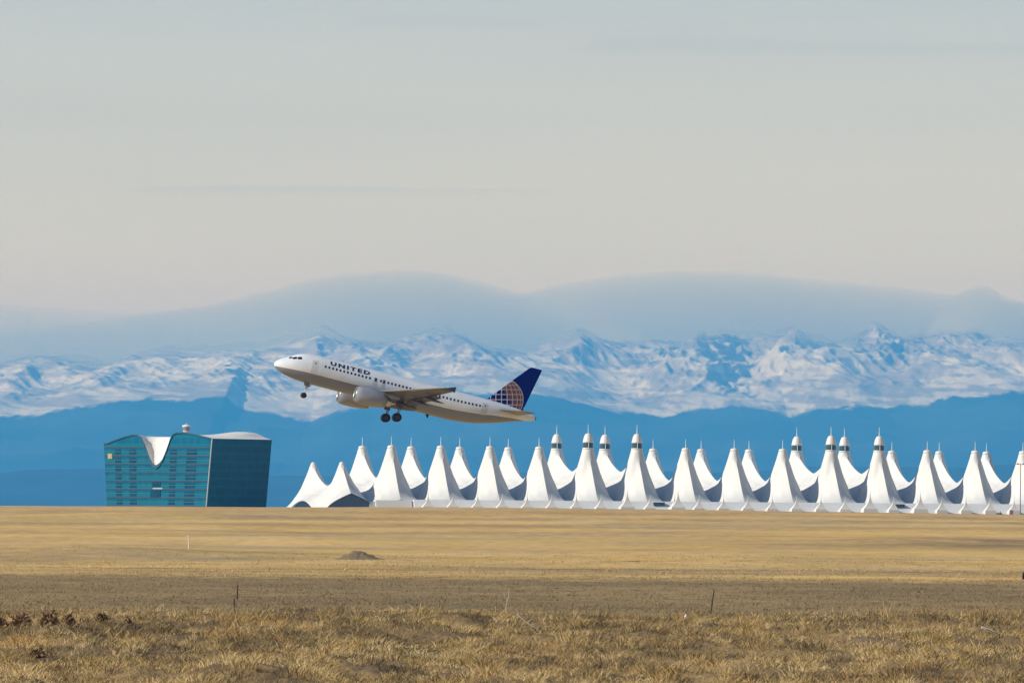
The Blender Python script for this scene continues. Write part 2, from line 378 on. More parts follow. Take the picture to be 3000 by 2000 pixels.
# ------------------------------------------------------------------ mountains
def cinterp(pts, x):
    a = np.array(pts, float); return np.interp(x, a[:, 0], a[:, 1])
CREST = [(-2600, 1060), (-900, 1040), (0, 1052), (120, 1046), (270, 1050), (330, 1062), (420, 1032), (500, 1016), (560, 1018), (650, 1005), (740, 1000), (830, 985), (900, 975), (945, 955), (1000, 978), (1080, 992), (1160, 1012), (1230, 1000), (1262, 988),
         (1330, 1005), (1400, 1030), (1500, 1034), (1580, 1028), (1640, 1012), (1690, 982), (1730, 1002), (1800, 1022), (1900, 1004), (1960, 1000), (2050, 1018), (2110, 1000), (2170, 1012), (2270, 996), (2330, 1008), (2420, 1002),
         (2490, 992), (2540, 986), (2600, 992), (2660, 974), (2720, 990), (2780, 1010), (2860, 1005), (2930, 1012), (3000, 1000), (4000, 1010), (5600, 1050)]
TREE = [(-2600, 1190), (0, 1212), (80, 1222), (180, 1224), (300, 1205), (380, 1187), (470, 1172), (560, 1173), (650, 1173), (715, 1166), (745, 1164), (775, 1198), (900, 1222), (970, 1232), (1040, 1205), (1130, 1195), (1300, 1150), (1450, 1150), (1560, 1155), (1640, 1166),
        (1720, 1192), (1850, 1216), (1900, 1215), (2000, 1196), (2100, 1190), (2170, 1198), (2225, 1216), (2290, 1198), (2400, 1190), (2480, 1196), (2560, 1184), (2700, 1160), (2800, 1144), (2900, 1146), (3000, 1136), (5600, 1150)]
def mountain_mesh():
    xi = np.linspace(-4900, 4900, 860); xo = np.geomspace(5000, 15000, 40)
    xs = np.concatenate([-xo[::-1], xi, xo])
    ys = np.concatenate([np.linspace(52000, 68000, 70, endpoint=False), np.linspace(68000, 79600, 300), np.linspace(79800, 86500, 26)])
    Xg, Yg = np.meshgrid(xs, ys)
    px = 1500 + Xg / 78000.0 * F
    zc = (1500 - cinterp(CREST, px) + (px - 1500) * ROLL) / F * 78500.0
    zt = (1500 - cinterp(TREE, px) + (px - 1500) * ROLL) / F * 70000.0
    y0, y1, y2 = 52000.0, 70000.0, 78500.0
    z = np.where(Yg < y1, -110 + (zt + 110) * np.clip((Yg - y0) / (y1 - y0), 0, 1) ** 1.25, zt + (zc - zt) * np.clip((Yg - y1) / (y2 - y1), 0, 1) ** 0.92)
    z = np.where(Yg > y2, zc - (Yg - y2) * 0.22, z)
    warp = fbm(Xg / 2600, Yg / 4200, 201, 3) * 900
    rg = ridged((Xg + warp) / 1500, (Yg + warp * 0.5) / 5200, 211, 6, 0.52)
    rg2 = ridged((Xg - 0.25 * (Yg - 74000) + warp) / 620, Yg / 3000, 223, 5, 0.55)
    up = sst(69500, 73500, Yg) * (1 - 0.65 * sst(76500, 78500, Yg))
    broad = 1 - 0.55 * sst(900, 300, px) 
    sw = warp * 0.35 + 110 * fbm(Xg / 420, Yg / 900, 241, 3)
    for (pa, pb, A, w) in [(2100, 1850, 190, 620), (2110, 2470, 200, 620), (1690, 1560, 150, 480), (1700, 1900, 130, 460), (2530, 2330, 130, 620), (2545, 2770, 140, 660), (1260, 1120, 120, 520), (1265, 1560, 150, 560), (945, 730, 60, 560), (950, 1210, 130, 560),
                           (520, 240, 70, 560), (600, 760, 70, 520), (2870, 3080, 150, 520), (2860, 2700, 110, 420), (170, 20, 100, 420), (180, 330, 90, 420), (2300, 2190, 90, 380), (1960, 2020, 110, 380), (1420, 1400, 90, 380)]:
        tY = (78500.0 - Yg) / 8500.0
        xr = (pa - 1500) / F * 78500.0 + ((pb - pa) / F * 74000.0) * np.clip(tY, 0, 1.1)
        d_ = np.clip(1 - np.abs(Xg - xr + sw) / w, 0, 1)
        z = z + A * d_ ** 1.15 * np.clip(np.sin(np.pi * np.clip(tY, 0, 1) ** 0.8), 0, 1) * np.where(tY > 0, 1, 0)
    z = z + up * ((rg - 0.9) * 85 + (rg2 - 0.8) * 48) * (0.42 + 0.42 * sst(900, 1500, px))
    rg3 = ridged((Xg + 0.3 * (Yg - 74000)) / 240, Yg / 1300, 229, 4, 0.6); z = z + up * (rg3 - 0.8) * 17
    low = sst(53000, 60000, Yg) * (1 - sst(68500, 70500, Yg))
    z = z + low * (ridged(Xg / 2600 + 3, Yg / 5200, 233, 4) - 0.8) * 70
    z = z + (1 - up) * sst(76500, 78500, Yg) * (ridged(Xg / 520, Yg / 2600, 237, 4) - 0.8) * 26
    # ---- what covers the slopes: forest, rock, snow
    dzx = np.gradient(z, axis=1) / np.gradient(Xg, axis=1)
    ypx = 1500 - z / Yg * F + (px - 1500) * ROLL
    tl = cinterp(TREE, px) + 9 * fbm(Xg / 260, Yg / 1500, 251, 4) + 4 * fbm(Xg / 70, Yg / 500, 252, 3)
    snowline = sst(5, -5, ypx - tl)
    # wind-scoured rock: patchy, on ribs and steep faces, plus a few great dark faces
    n = fbm((Xg + 0.35 * (Yg - 74000)) / 330, Yg / 1500, 261, 5, 0.62); nb = fbm(Xg / 1300, Yg / 4000, 263, 3)
    streak = fbm((Xg - 0.12 * (Yg - 74000) + 2.6 * z) / 900, z / 48.0, 265, 4, 0.6)
    steep = np.clip(np.abs(dzx) * 2.2 - 0.35, -0.3, 0.9)
    sp = fbm(Xg / 95, Yg / 620, 267, 4, 0.7)
    rock = 0.22 + (0.14 + 0.42 * sst(900, 1400, px)) * sp + 0.9 * n + 0.45 * nb + 0.55 * streak + 0.35 * steep
    def blob(cx, cy, wx, wy, a): return a * np.exp(-((px - cx) / wx) ** 2 - ((ypx - cy) / wy) ** 2)
    for b in [(2520, 1075, 85, 75, 0.75), (2100, 1090, 75, 60, 0.55), (2640, 1010, 90, 35, 0.5), (1690, 1010, 40, 30, 0.7), (1420, 1040, 40, 45, 0.5), (1300, 1000, 60, 18, 0.6), (165, 1075, 30, 25, 0.6),
              (560, 1020, 60, 14, 0.35), (200, 1165, 60, 22, 0.35), (1000, 985, 60, 14, 0.5), (650, 1130, 60, 20, 0.3), (1930, 1080, 60, 60, 0.2), (2750, 1080, 70, 40, 0.3), (2200, 1020, 150, 20, 0.3),
              (100, 1080, 90, 18, -0.2), (450, 1075, 90, 16, -0.7), (560, 1095, 60, 14, -0.6), (680, 1032, 90, 14, -0.5), (320, 1120, 90, 18, -0.6), (700, 1110, 30, 22, -0.6), (860, 1190, 90, 30, -0.6), (1780, 1090, 110, 60, -0.55), (1780, 1150, 90, 40, -0.3),
              (2170, 1150, 90, 40, -0.4), (2220, 1060, 45, 30, -0.35), (2380, 1120, 40, 50, -0.3), (2800, 1110, 80, 22, -0.35), (2920, 1095, 90, 25, -0.7), (1520, 1050, 50, 30, -0.3), (100, 1200, 90, 20, -0.6), (1210, 1060, 90, 40, -0.2)]:
        rock = rock + blob(*b)
    rock = np.clip(rock * 1.7 + 0.05, 0, 1)
    rock_c = np.array([0.27, 0.235, 0.225]); snow_c = np.array([0.64, 0.615, 0.61]); tree_c = np.array([0.020, 0.032, 0.034])
    c = lerp(np.zeros(Xg.shape + (3,)) + snow_c, rock_c, rock * 0.82)
    tv = np.clip(0.5 + fbm(Xg / 900, Yg / 3000, 271, 4), 0.2, 1.0)[..., None]
    c = (np.zeros(Xg.shape + (3,)) + tree_c) * (0.5 + 1.3 * tv) * (1 - snowline[..., None]) + c * snowline[..., None]
    me = mesh_np('mountains', np.stack([Xg, Yg, z], -1).reshape(-1, 3), grid_faces(len(ys), len(xs)))
    vcol(me, 'tint', np.clip(c, 0, 1).reshape(-1, 3))
    ztop = np.maximum.accumulate(z[::-1], axis=0).max(axis=0)[None]
    dpx = (ztop - z) / 78500.0 * F
    fade_noise = fbm(Xg / 1500, z / 260.0, 281, 4)
    cover = 1 - np.clip(1.0 * (1 - sst(2, 66, dpx + 26 * fade_noise)), 0, 0.93)
    cover = np.where(Yg > y2 + 200, cover * 0, cover)
    vcol(me, 'crest_fade', cover.ravel())  # alpha thins the summits, imitating cloud drawn over the crest
    return me
m_mtn = mat('mountain_cover', rough=0.9, spec=0.1)
g = NT(m_mtn); g.base(g.scale(g.attr('tint').outputs['Color'], g.step(g.noise(0.006, 6, (1, 0.3, 1)), 0.3, 0.7, 0.88, 1.1)))
g.t.links.new(g.attr('crest_fade').outputs['Fac'], g.b.inputs['Alpha'])
put('mountains', mountain_mesh(), m_mtn, kind='structure')
# nearer forested foothills
def foothill_mesh(y0, y1, y2, pts, seed, amp):
    xs = np.concatenate([np.linspace(-12000, -3600, 60, endpoint=False), np.linspace(-3600, 3600, 420), np.linspace(3650, 12000, 60)])
    ys = np.concatenate([np.linspace(y0, y1, 60), np.linspace(y1 + 60, y2, 30)])
    Xg, Yg = np.meshgrid(xs, ys)
    px = 1500 + Xg / y1 * F
    zc = (1500 - cinterp(pts, px) + (px - 1500) * ROLL) / F * y1
    z = np.where(Yg <= y1, -110 + (zc + 110) * sst(0, 1, (Yg - y0) / (y1 - y0)), zc - (Yg - y1) * 0.06)
    z = z + (fbm(Xg / 900, Yg / 2000, seed, 5) * amp + ridged(Xg / 1500, Yg / 3000, seed + 4, 4) * amp * 0.6) * sst(y0, y0 + 4000, Yg)
    me = mesh_np('foothills', np.stack([Xg, Yg, z], -1).reshape(-1, 3), grid_faces(len(ys), len(xs)))
    return me
m_hill = mat('forested_hills', (0.022, 0.036, 0.036), 0.95, spec=0.05, noise=0.25, nscale=0.002)
put('foothills', foothill_mesh(38000, 46000, 50500, [(-2600, 1420), (0, 1396), (300, 1380), (650, 1400), (900, 1412), (1300, 1400), (1700, 1385), (2100, 1392), (2500, 1376), (2800, 1366), (3000, 1360), (5600, 1380)], 301, 22), m_hill, kind='structure')

# ------------------------------------------------------------------ clouds (volumes standing beyond the mountains)
def vol_mat(name, col, dens, absorb=(0, 0, 0), aniso=0.0):
    m = bpy.data.materials.new(name); m.use_nodes = True; nt = m.node_tree; nt.nodes.clear()
    o = nt.nodes.new('ShaderNodeOutputMaterial'); v = nt.nodes.new('ShaderNodeVolumePrincipled')
    v.inputs['Color'].default_value = (*col, 1); v.inputs['Density'].default_value = dens
    v.inputs['Absorption Color'].default_value = (*absorb, 1); v.inputs['Anisotropy'].default_value = aniso
    nt.links.new(v.outputs[0], o.inputs['Volume']); return m
def cloud(name, label, top, ybot, D, depth, m, seed, group=None, rough=4.0, cat='cloud'):
    top = np.array(top, float); xs = np.linspace(top[0, 0], top[-1, 0], 160); nT = 28
    yt = np.interp(xs, top[:, 0], top[:, 1])
    ker = np.hanning(15); ker /= ker.sum(); yt = np.convolve(np.pad(yt, 7, 'edge'), ker, 'valid')
    yt = yt + rough * fbm(xs / 190, xs * 0 + seed, seed, 4)
    endf = np.sqrt(np.clip(1 - np.abs(np.linspace(-1, 1, 160)) ** 2.6, 0, 1)); endf = 0.35 * endf + 0.65 * np.clip(endf * 1.6, 0, 1); endf[[0, -1]] = 0.001
    V = []
    for x, y, e in zip(xs, yt, endf):
        zt, zb = zat(x, y, D), zat(x, ybot, D); zt = max(zt, zb + 40); zm = zb + (zt - zb) * 0.35; X = at(x, y, D).x
        for k in range(nT):
            a = 2 * np.pi * k / nT; hz = (zt - zm) if math.sin(a) > 0 else (zm - zb)
            V.append((X, D + depth * 0.5 * math.cos(a) * e, zm + hz * math.sin(a) * e))
    me = mesh_np(name, V, grid_faces(160, nT, wrap=True))
    bm = bmesh.new(); bm.from_mesh(me)
    bm.verts.ensure_lookup_table()
    bm.faces.new([bm.verts[k] for k in range(nT)]); bm.faces.new([bm.verts[159 * nT + k] for k in range(nT)])
    bmesh.ops.recalc_face_normals(bm, faces=bm.faces[:]); bm.to_mesh(me); bm.free()
    return put(name, me, m, label=label, cat=cat, group=group)
CLD = (1.0, 0.96, 0.58)
def soft_cloud(name, label, top, ybot, D, depth, dens, seed, drops=(0, 5, 16, 34), **k):
    """a cloud whose rim thins out: nested bodies, each a part of the outer one"""
    m = vol_mat(name + '_body', CLD, dens / len(drops))
    outer = cloud(name, label, top, ybot, D, depth, m, seed, **k)
    for q, dr_ in enumerate(drops[1:]):
        t2 = [(x, y + dr_) for (x, y) in top]
        c_ = cloud('inner_cloud', None, t2, ybot - 4 * (q + 1), D, depth * (0.9 - 0.12 * q), m, seed + q + 1, cat=None, **k)
        c_.parent = outer
    return outer
soft_cloud('lens_cloud', 'left of the two smooth lens clouds above the snowy mountains', [(-100, 962), (150, 945), (330, 925), (480, 908), (600, 892), (680, 876), (760, 856), (850, 832), (950, 808), (1050, 794), (1150, 789), (1270, 791), (1350, 804), (1430, 822), (1500, 842), (1620, 880), (1800, 930), (2000, 980)], 1130, 103000, 6500, 0.00078, 401)
soft_cloud('lens_cloud', 'widest lens cloud, its long smooth back above the right half of the mountains', [(1150, 960), (1300, 905), (1430, 860), (1530, 834), (1640, 816), (1720, 805), (1800, 795), (1900, 787), (2050, 787), (2200, 795), (2350, 811), (2500, 826), (2650, 842), (2800, 862), (3000, 884), (3300, 915), (3700, 960), (4200, 1010)], 1130, 108000, 6500, 0.00078, 411)
soft_cloud('lens_cloud', 'small rounded cloud knob rising at the far right end of the lens cloud', [(2700, 960), (2780, 878), (2818, 846), (2850, 834), (2892, 832), (2916, 848), (2944, 868), (2975, 874), (3010, 884), (3060, 925), (3100, 990)], 1080, 99000, 3600, 0.0010, 421, drops=(0, 5, 14), rough=2.0)
soft_cloud('cloud_bank', 'low thin cloud bank lying over the mountains at the far left', [(-900, 880), (-400, 882), (0, 880), (150, 892), (300, 905), (500, 900), (700, 902), (900, 925), (1150, 960)], 1125, 97000, 4200, 0.0006, 431, drops=(0, 12, 30, 60, 95), rough=9)
m_c3 = vol_mat('streak_body', (0.62, 0.72, 0.78), 0.00009)
cloud('cloud_streak', 'thin dark cloud streak across the left half of the open sky', [(340, 553), (420, 547), (700, 545), (1000, 547), (1300, 554), (1560, 563), (1700, 568)], 566, 112000, 2500, m_c3, 441, rough=3)
cloud('cloud_streak', 'faint wide cloud streak near the top right of the sky', [(1650, 122), (1800, 98), (2100, 105), (2500, 120), (3300, 128)], 165, 116000, 1300, m_c3, 451, rough=9)
cloud('cloud_streak', 'short faint cloud streak at the top centre of the sky', [(1000, 52), (1150, 38), (1400, 44), (1620, 66)], 82, 118000, 1000, m_c3, 461, rough=7)

# ------------------------------------------------------------------ hotel
m_glass = mat('teal_curtain_glass', (0.02, 0.18, 0.235), 0.45, spec=0.08)
g = NT(m_glass)
uv = g.attr('panel').outputs['Vector']; sx = g.n('ShaderNodeSeparateXYZ'); g.t.links.new(uv, sx.inputs[0])
cx = g.m('FLOOR', g.m('DIVIDE', sx.outputs[0], 1.5)); cz = g.m('FLOOR', g.m('DIVIDE', sx.outputs[2], 3.1))
cmb = g.n('ShaderNodeCombineXYZ'); g.t.links.new(cx, cmb.inputs[0]); g.t.links.new(cz, cmb.inputs[2])
wnz = g.n('ShaderNodeTexWhiteNoise', noise_dimensions='3D'); g.t.links.new(cmb.outputs[0], wnz.inputs[0])
fz = g.m('FRACT', g.m('DIVIDE', sx.outputs[2], 3.1)); fx = g.m('FRACT', g.m('DIVIDE', sx.outputs[0], 1.5))
spandrel = g.m('LESS_THAN', fz, 0.27); vm = g.m('LESS_THAN', fx, 0.07)
c0 = g.mix(g.step(wnz.outputs[0], 0.0, 1.0, 0.0, 0.55), (0.005, 0.135, 0.24), (0.004, 0.09, 0.18))
c1 = g.mix(g.m('MULTIPLY', spandrel, 0.7), c0, (0.008, 0.165, 0.235))
c2 = g.mix(g.m('MULTIPLY', vm, 0.4), c1, (0.01, 0.08, 0.11))
g.base(c2)
m_dglass = mat('dark_window_glass', (0.005, 0.055, 0.11), 0.3, spec=0.2, noise=0.2, nscale=0.3)
m_white = mat('white_roof_membrane', (0.78, 0.76, 0.72), 0.7, noise=0.04, nscale=0.2)
m_alu = mat('pale_metal_trim', (0.45, 0.52, 0.55), 0.45, metal=0.3)
m_slate = mat('grey_metal_roof_edge', (0.02, 0.09, 0.14), 0.5, metal=0.2)
m_floorline = mat('floor_line_trim', (0.006, 0.055, 0.085), 0.5)
m_floorpale = mat('pale_floor_trim', (0.02, 0.17, 0.24), 0.4)

HA = math.radians(30); HL, HW = 47.2, 42.4; HD = 3450.0
hc = at(620, 1480, HD); HB = -4.2
hotel = thing('hotel_building', 'teal glass hotel with a deep dip in its white roof, left of the white tents', 'hotel', (hc.x, HD, HB))
dl = Vector((-math.cos(HA), math.sin(HA), 0)); dr = Vector((math.sin(HA), math.cos(HA), 0)); n1 = Vector((-math.sin(HA), -math.cos(HA), 0)); n2 = Vector((math.cos(HA), -math.sin(HA), 0))
k7 = F / HD
# roofline of the long front face, px x at the top -> px y
FT = [(307, 1297), (318, 1296), (340, 1287), (370, 1277), (395, 1271), (408, 1272), (418, 1277), (424, 1290), (432, 1305), (440, 1328), (447, 1345), (455, 1358), (464, 1363), (474, 1357), (484, 1345), (492, 1326), (500, 1303), (506, 1283), (513, 1271), (522, 1266), (545, 1265), (575, 1271), (600, 1277), (628, 1284)]
ftx = [p[0] for p in FT]
def front_h(u):           # u: 0 = left end, 1 = near corner; height above base
    x = 307 + 321 * u; y = np.interp(x, ftx, [p[1] for p in FT]); return zat(x, y, HD) - HB
def lean(u, z):           # the end walls lean outward going up
    return (13 * (1 - u) - 18 * u) / k7 / math.cos(HA) * (1 - z / 28.5)
def fpt(u, z, off=0.0):   # point on the front face
    s = (1 - u) * HL - lean(u, z)
    return dl * s + n1 * off + Vector((0, 0, z)) + dr * 0.0 + Vector((-0.2, 0, 0))
nu, nz = 150, 2
us = np.linspace(0, 1, nu); V = []; PA = []
for u in us:
    h = front_h(u)
    for k in range(13):
        z = h * k / 12; V.append(fpt(u, z)); PA.append((u * HL, 0, z))
me = mesh_np('glass_front', V, grid_faces(nu, 13), smooth=False)
pa = me.attributes.new('panel', 'FLOAT_VECTOR', 'POINT'); pa.data.foreach_set('vector', np.array(PA, np.float32).ravel())
put('front_wall', me, m_glass, hotel, label='long teal glass face')
V = []; PA = []
for k in range(30):
    for j in range(13):
        z = front_h(1.0) * j / 12; V.append(fpt(1, z) + dr * (HW * k / 29)); PA.append((HW * k / 29 + 60, 0, z))
me = mesh_np('glass_end', V, grid_faces(30, 13), smooth=False)
pa = me.attributes.new('panel', 'FLOAT_VECTOR', 'POINT'); pa.data.foreach_set('vector', np.array(PA, np.float32).ravel())
put('end_wall', me, m_glass, hotel, label='shaded dark blue glass end face')
FN = [(307, 1299), (340, 1291), (370, 1281), (395, 1276), (420, 1278), (500, 1278), (522, 1274), (545, 1273), (575, 1276), (600, 1279), (628, 1284)]
def nodip(u):
    x = 307 + 321 * u; return zat(x, np.interp(x, [p[0] for p in FN], [p[1] for p in FN]), HD) - HB
def plateau(u, v):
    g_ = math.exp(-((u - 0.80) / 0.16) ** 2 - ((v - 0.9) / 0.35) ** 2) if u < 1 else 0
    return nodip(u) + 1.7 * g_ * (1 - max(0, (u - 0.88) / 0.12))
def plateau_old(u, v):
    x = 307 + 321 * u + 167 * v
    y = 1278.5 - 14 * math.exp(-((u - 0.72) / 0.2) ** 2 - ((v - 0.9) / 0.35) ** 2) + 5 * max(0, (u - 0.88) / 0.12) * 1.0
    return zat(x, y, HD) - HB
V = []; NV = 22
for u in us:
    for k in range(NV):
        v = (k / (NV - 1)) ** 1.7; f = float(sst(0, 0.14, np.array(v)))
        z = front_h(u) * (1 - f) + plateau(u, v) * f
        V.append(fpt(u, z) + dr * (HW * v))
put('roof', mesh_np('roof', V, grid_faces(nu, NV)), m_white, hotel)
V = []
for u in us:
    for k in range(2):
        z = plateau(u, 1); V.append(fpt(u, z * k * 0.995) + dr * HW)
put('back_wall', mesh_np('back', V, grid_faces(nu, 2)), m_slate, hotel)
V = []
for k in range(NV):
    v = (k / (NV - 1)) ** 1.7; f = float(sst(0, 0.14, np.array(v)))
    for j in range(2): V.append(fpt(0, (front_h(0) * (1 - f) + plateau(0, v) * f) * j * 0.995) + dr * (HW * v))
me = mesh_np('far_end', V, grid_faces(NV, 2)); pa = me.attributes.new('panel', 'FLOAT_VECTOR', 'POINT'); put('end_wall', me, m_glass, hotel)
# parapet band following the roof line
mb = MB()
for a, b in zip(us[:-1], us[1:]):
    ha, hb = front_h(a), front_h(b); t = 0.35 + 0.9 * math.exp(-(((a - 0.475) / 0.09) ** 2))
    mb.prism([fpt(a, ha - t, 0.02), fpt(b, hb - t, 0.02), fpt(b, hb + 0.12, 0.02), fpt(a, ha + 0.12, 0.02)], n1 * 0.35)
mb.put('parapet', m_slate, hotel)
# floor bands, one mesh part per pale / dark kind
def roof_clip(u0, u1, z): return z < min(front_h(u0), front_h(u1)) - 1.0
zf = 2.2; k = 0
while zf < 27.5:
    runs = []; cur = None
    for j, u in enumerate(us):
        ok = zf < front_h(u) - 1.3
        if ok and cur is None: cur = j
        if (not ok or j == nu - 1) and cur is not None:
            if j - cur > 4: runs.append((us[cur], us[j - 1 if not ok else j]))
            cur = None
    for (a, b) in runs:
        MB().prism([fpt(a, zf, 0.01), fpt(b, zf, 0.01), fpt(b, zf + 0.42, 0.01), fpt(a, zf + 0.42, 0.01)], n1 * 0.14).put('floor_band', m_floorline, hotel, label='dark line between two storeys')
        MB().prism([fpt(a, zf + 0.50, 0.01), fpt(b, zf + 0.50, 0.01), fpt(b, zf + 0.68, 0.01), fpt(a, zf + 0.68, 0.01)], n1 * 0.12).put('floor_band', m_floorpale, hotel, label='pale line above a dark storey line')
        if front_h((a + b) / 2) > 0: MB().prism([fpt(a, zf - 1.35, 0.01), fpt(b, zf - 1.35, 0.01), fpt(b, zf - 1.15, 0.01), fpt(a, zf - 1.15, 0.01)], n1 * 0.10).put('floor_band', m_floorpale, hotel, label='thin pale line at mid storey')
    zf += 3.1; k += 1
# columns of darker windows
wcols = [(0.10, 0.155), (0.235, 0.30), (0.62, 0.68), (0.775, 0.87)]
for (a, b) in wcols:
    for fl in range(8):
        z0 = 2.2 + 3.1 * fl + 0.75
        if z0 + 2.0 < min(front_h(a), front_h(b)) - 1.4:
            MB().prism([fpt(a, z0, 0.01), fpt(b, z0, 0.01), fpt(b, z0 + 1.9, 0.01), fpt(a, z0 + 1.9, 0.01)], n1 * 0.09).put('window', m_dglass, hotel)
for (a, b, z0, z1) in [(0.455, 0.535, 12.8, 14.4), (0.44, 0.54, 8.9, 11.6)]:
    MB().prism([fpt(a, z0, 0.01), fpt(b, z0, 0.01), fpt(b, z1, 0.01), fpt(a, z1, 0.01)], n1 * 0.20).put('window', m_dglass, hotel)
MB().prism([fpt(0.465, 11.9, 0.01), fpt(0.56, 11.9, 0.01), fpt(0.56, 12.3, 0.01), fpt(0.465, 12.3, 0.01)], n1 * 0.3).put('ledge', m_alu, hotel)
MB().tube(fpt(1, 0, 0.1) + n2 * 0.1, fpt(1, front_h(1), 0.1) + n2 * 0.1, 0.22).put('corner_trim', m_alu, hotel)
m_gold = mat('gold_sign_face', (0.34, 0.29, 0.12), 0.5)
sg = MB().prism([fpt(0.035, 23.0, 0.02), fpt(0.078, 23.0, 0.02), fpt(0.078, 25.0, 0.02), fpt(0.035, 25.0, 0.02)], n1 * 0.35).put('sign', m_gold, hotel, label='small gold square sign high on the left end of the front')
MB().prism([fpt(0.045, 23.5, 0.36), fpt(0.060, 23.5, 0.36), fpt(0.060, 24.6, 0.36), fpt(0.045, 24.6, 0.36)], n1 * 0.05).put('sign_mark', mat('sign_mark_paint', (0.42, 0.42, 0.36), 0.5), sg)

# ------------------------------------------------------------------ far control tower
tp = at(546, 1260, 9000.0); tb = gz(tp.x, 9000)
m_conc = mat('pale_tower_concrete', (0.62, 0.52, 0.50), 0.8, noise=0.06, nscale=0.1)
tw = thing('control_tower', 'slim far control tower with a white cap rising behind the hotel roof', 'tower', (tp.x, 9000, tb))
H = zat(546, 1237, 9000) - tb
MB().lathe([(2.7, 0), (2.4, H - 14)], 16).put('shaft', m_conc, tw, smooth=True)
MB().lathe([(2.4, H - 14), (3.4, H - 9.5), (3.4, H - 8)], 16).put('collar', m_conc, tw)
MB().lathe([(3.0, H - 8), (3.7, H - 4.2)], 16).put('cab', mat('cab_glass', (0.20, 0.22, 0.30), 0.15), tw)
MB().lathe([(4.1, H - 4.2), (4.1, H - 3.2), (2.0, H - 2.2), (0.3, H - 2.0), (0.12, H)], 16).put('cab_roof', m_white, tw)

# ------------------------------------------------------------------ tents of the terminal
TA = 0.2487; PX = Vector((math.sqrt(1 - TA * TA), TA, 0)); QX = Vector((-TA, math.sqrt(1 - TA * TA), 0))
X0 = at(1146, 1400, 3350.0).x
SP = 18.29; MQ = 22.4; QE = 37.0; ZB = -4.2
def tent_origin(i): return Vector((X0, 3350.0, 0)) + PX * (SP * i) + QX * MQ   # centre between the two masts
m_fab = mat('white_membrane', (0.80, 0.80, 0.78), 0.6, spec=0.3)
g = NT(m_fab)
sv = g.attr('seam').outputs['Vector']; ss = g.n('ShaderNodeSeparateXYZ'); g.t.links.new(sv, ss.inputs[0])
fr = g.m('ABSOLUTE', g.m('SUBTRACT', g.m('FRACT', ss.outputs[1]), 0.5)); line = g.m('LESS_THAN', fr, 0.045)
nz_ = g.step(g.noise(0.25, 5, (1, 1, 0.3)), 0.3, 0.7, 0.94, 1.03)
g.base(g.scale(g.mix(g.m('MULTIPLY', line, 0.35), (0.66, 0.66, 0.645), (0.56, 0.565, 0.575)), nz_))
b_ = g.t.nodes['Principled BSDF']; 
m_mast = mat('white_mast_steel', (0.70, 0.73, 0.76), 0.4)
m_band = mat('dark_clerestory_glass', (0.035, 0.075, 0.08), 0.2)
m_cap = mat('white_cap_membrane', (0.70, 0.69, 0.665), 0.55)
m_arch = mat('shaded_arch_glazing', (0.08, 0.13, 0.22), 0.3, noise=0.12, nscale=0.4)  # the front arch wall has its shade put into this blue
m_arch2 = mat('dark_arch_glazing', (0.02, 0.035, 0.045), 0.2)

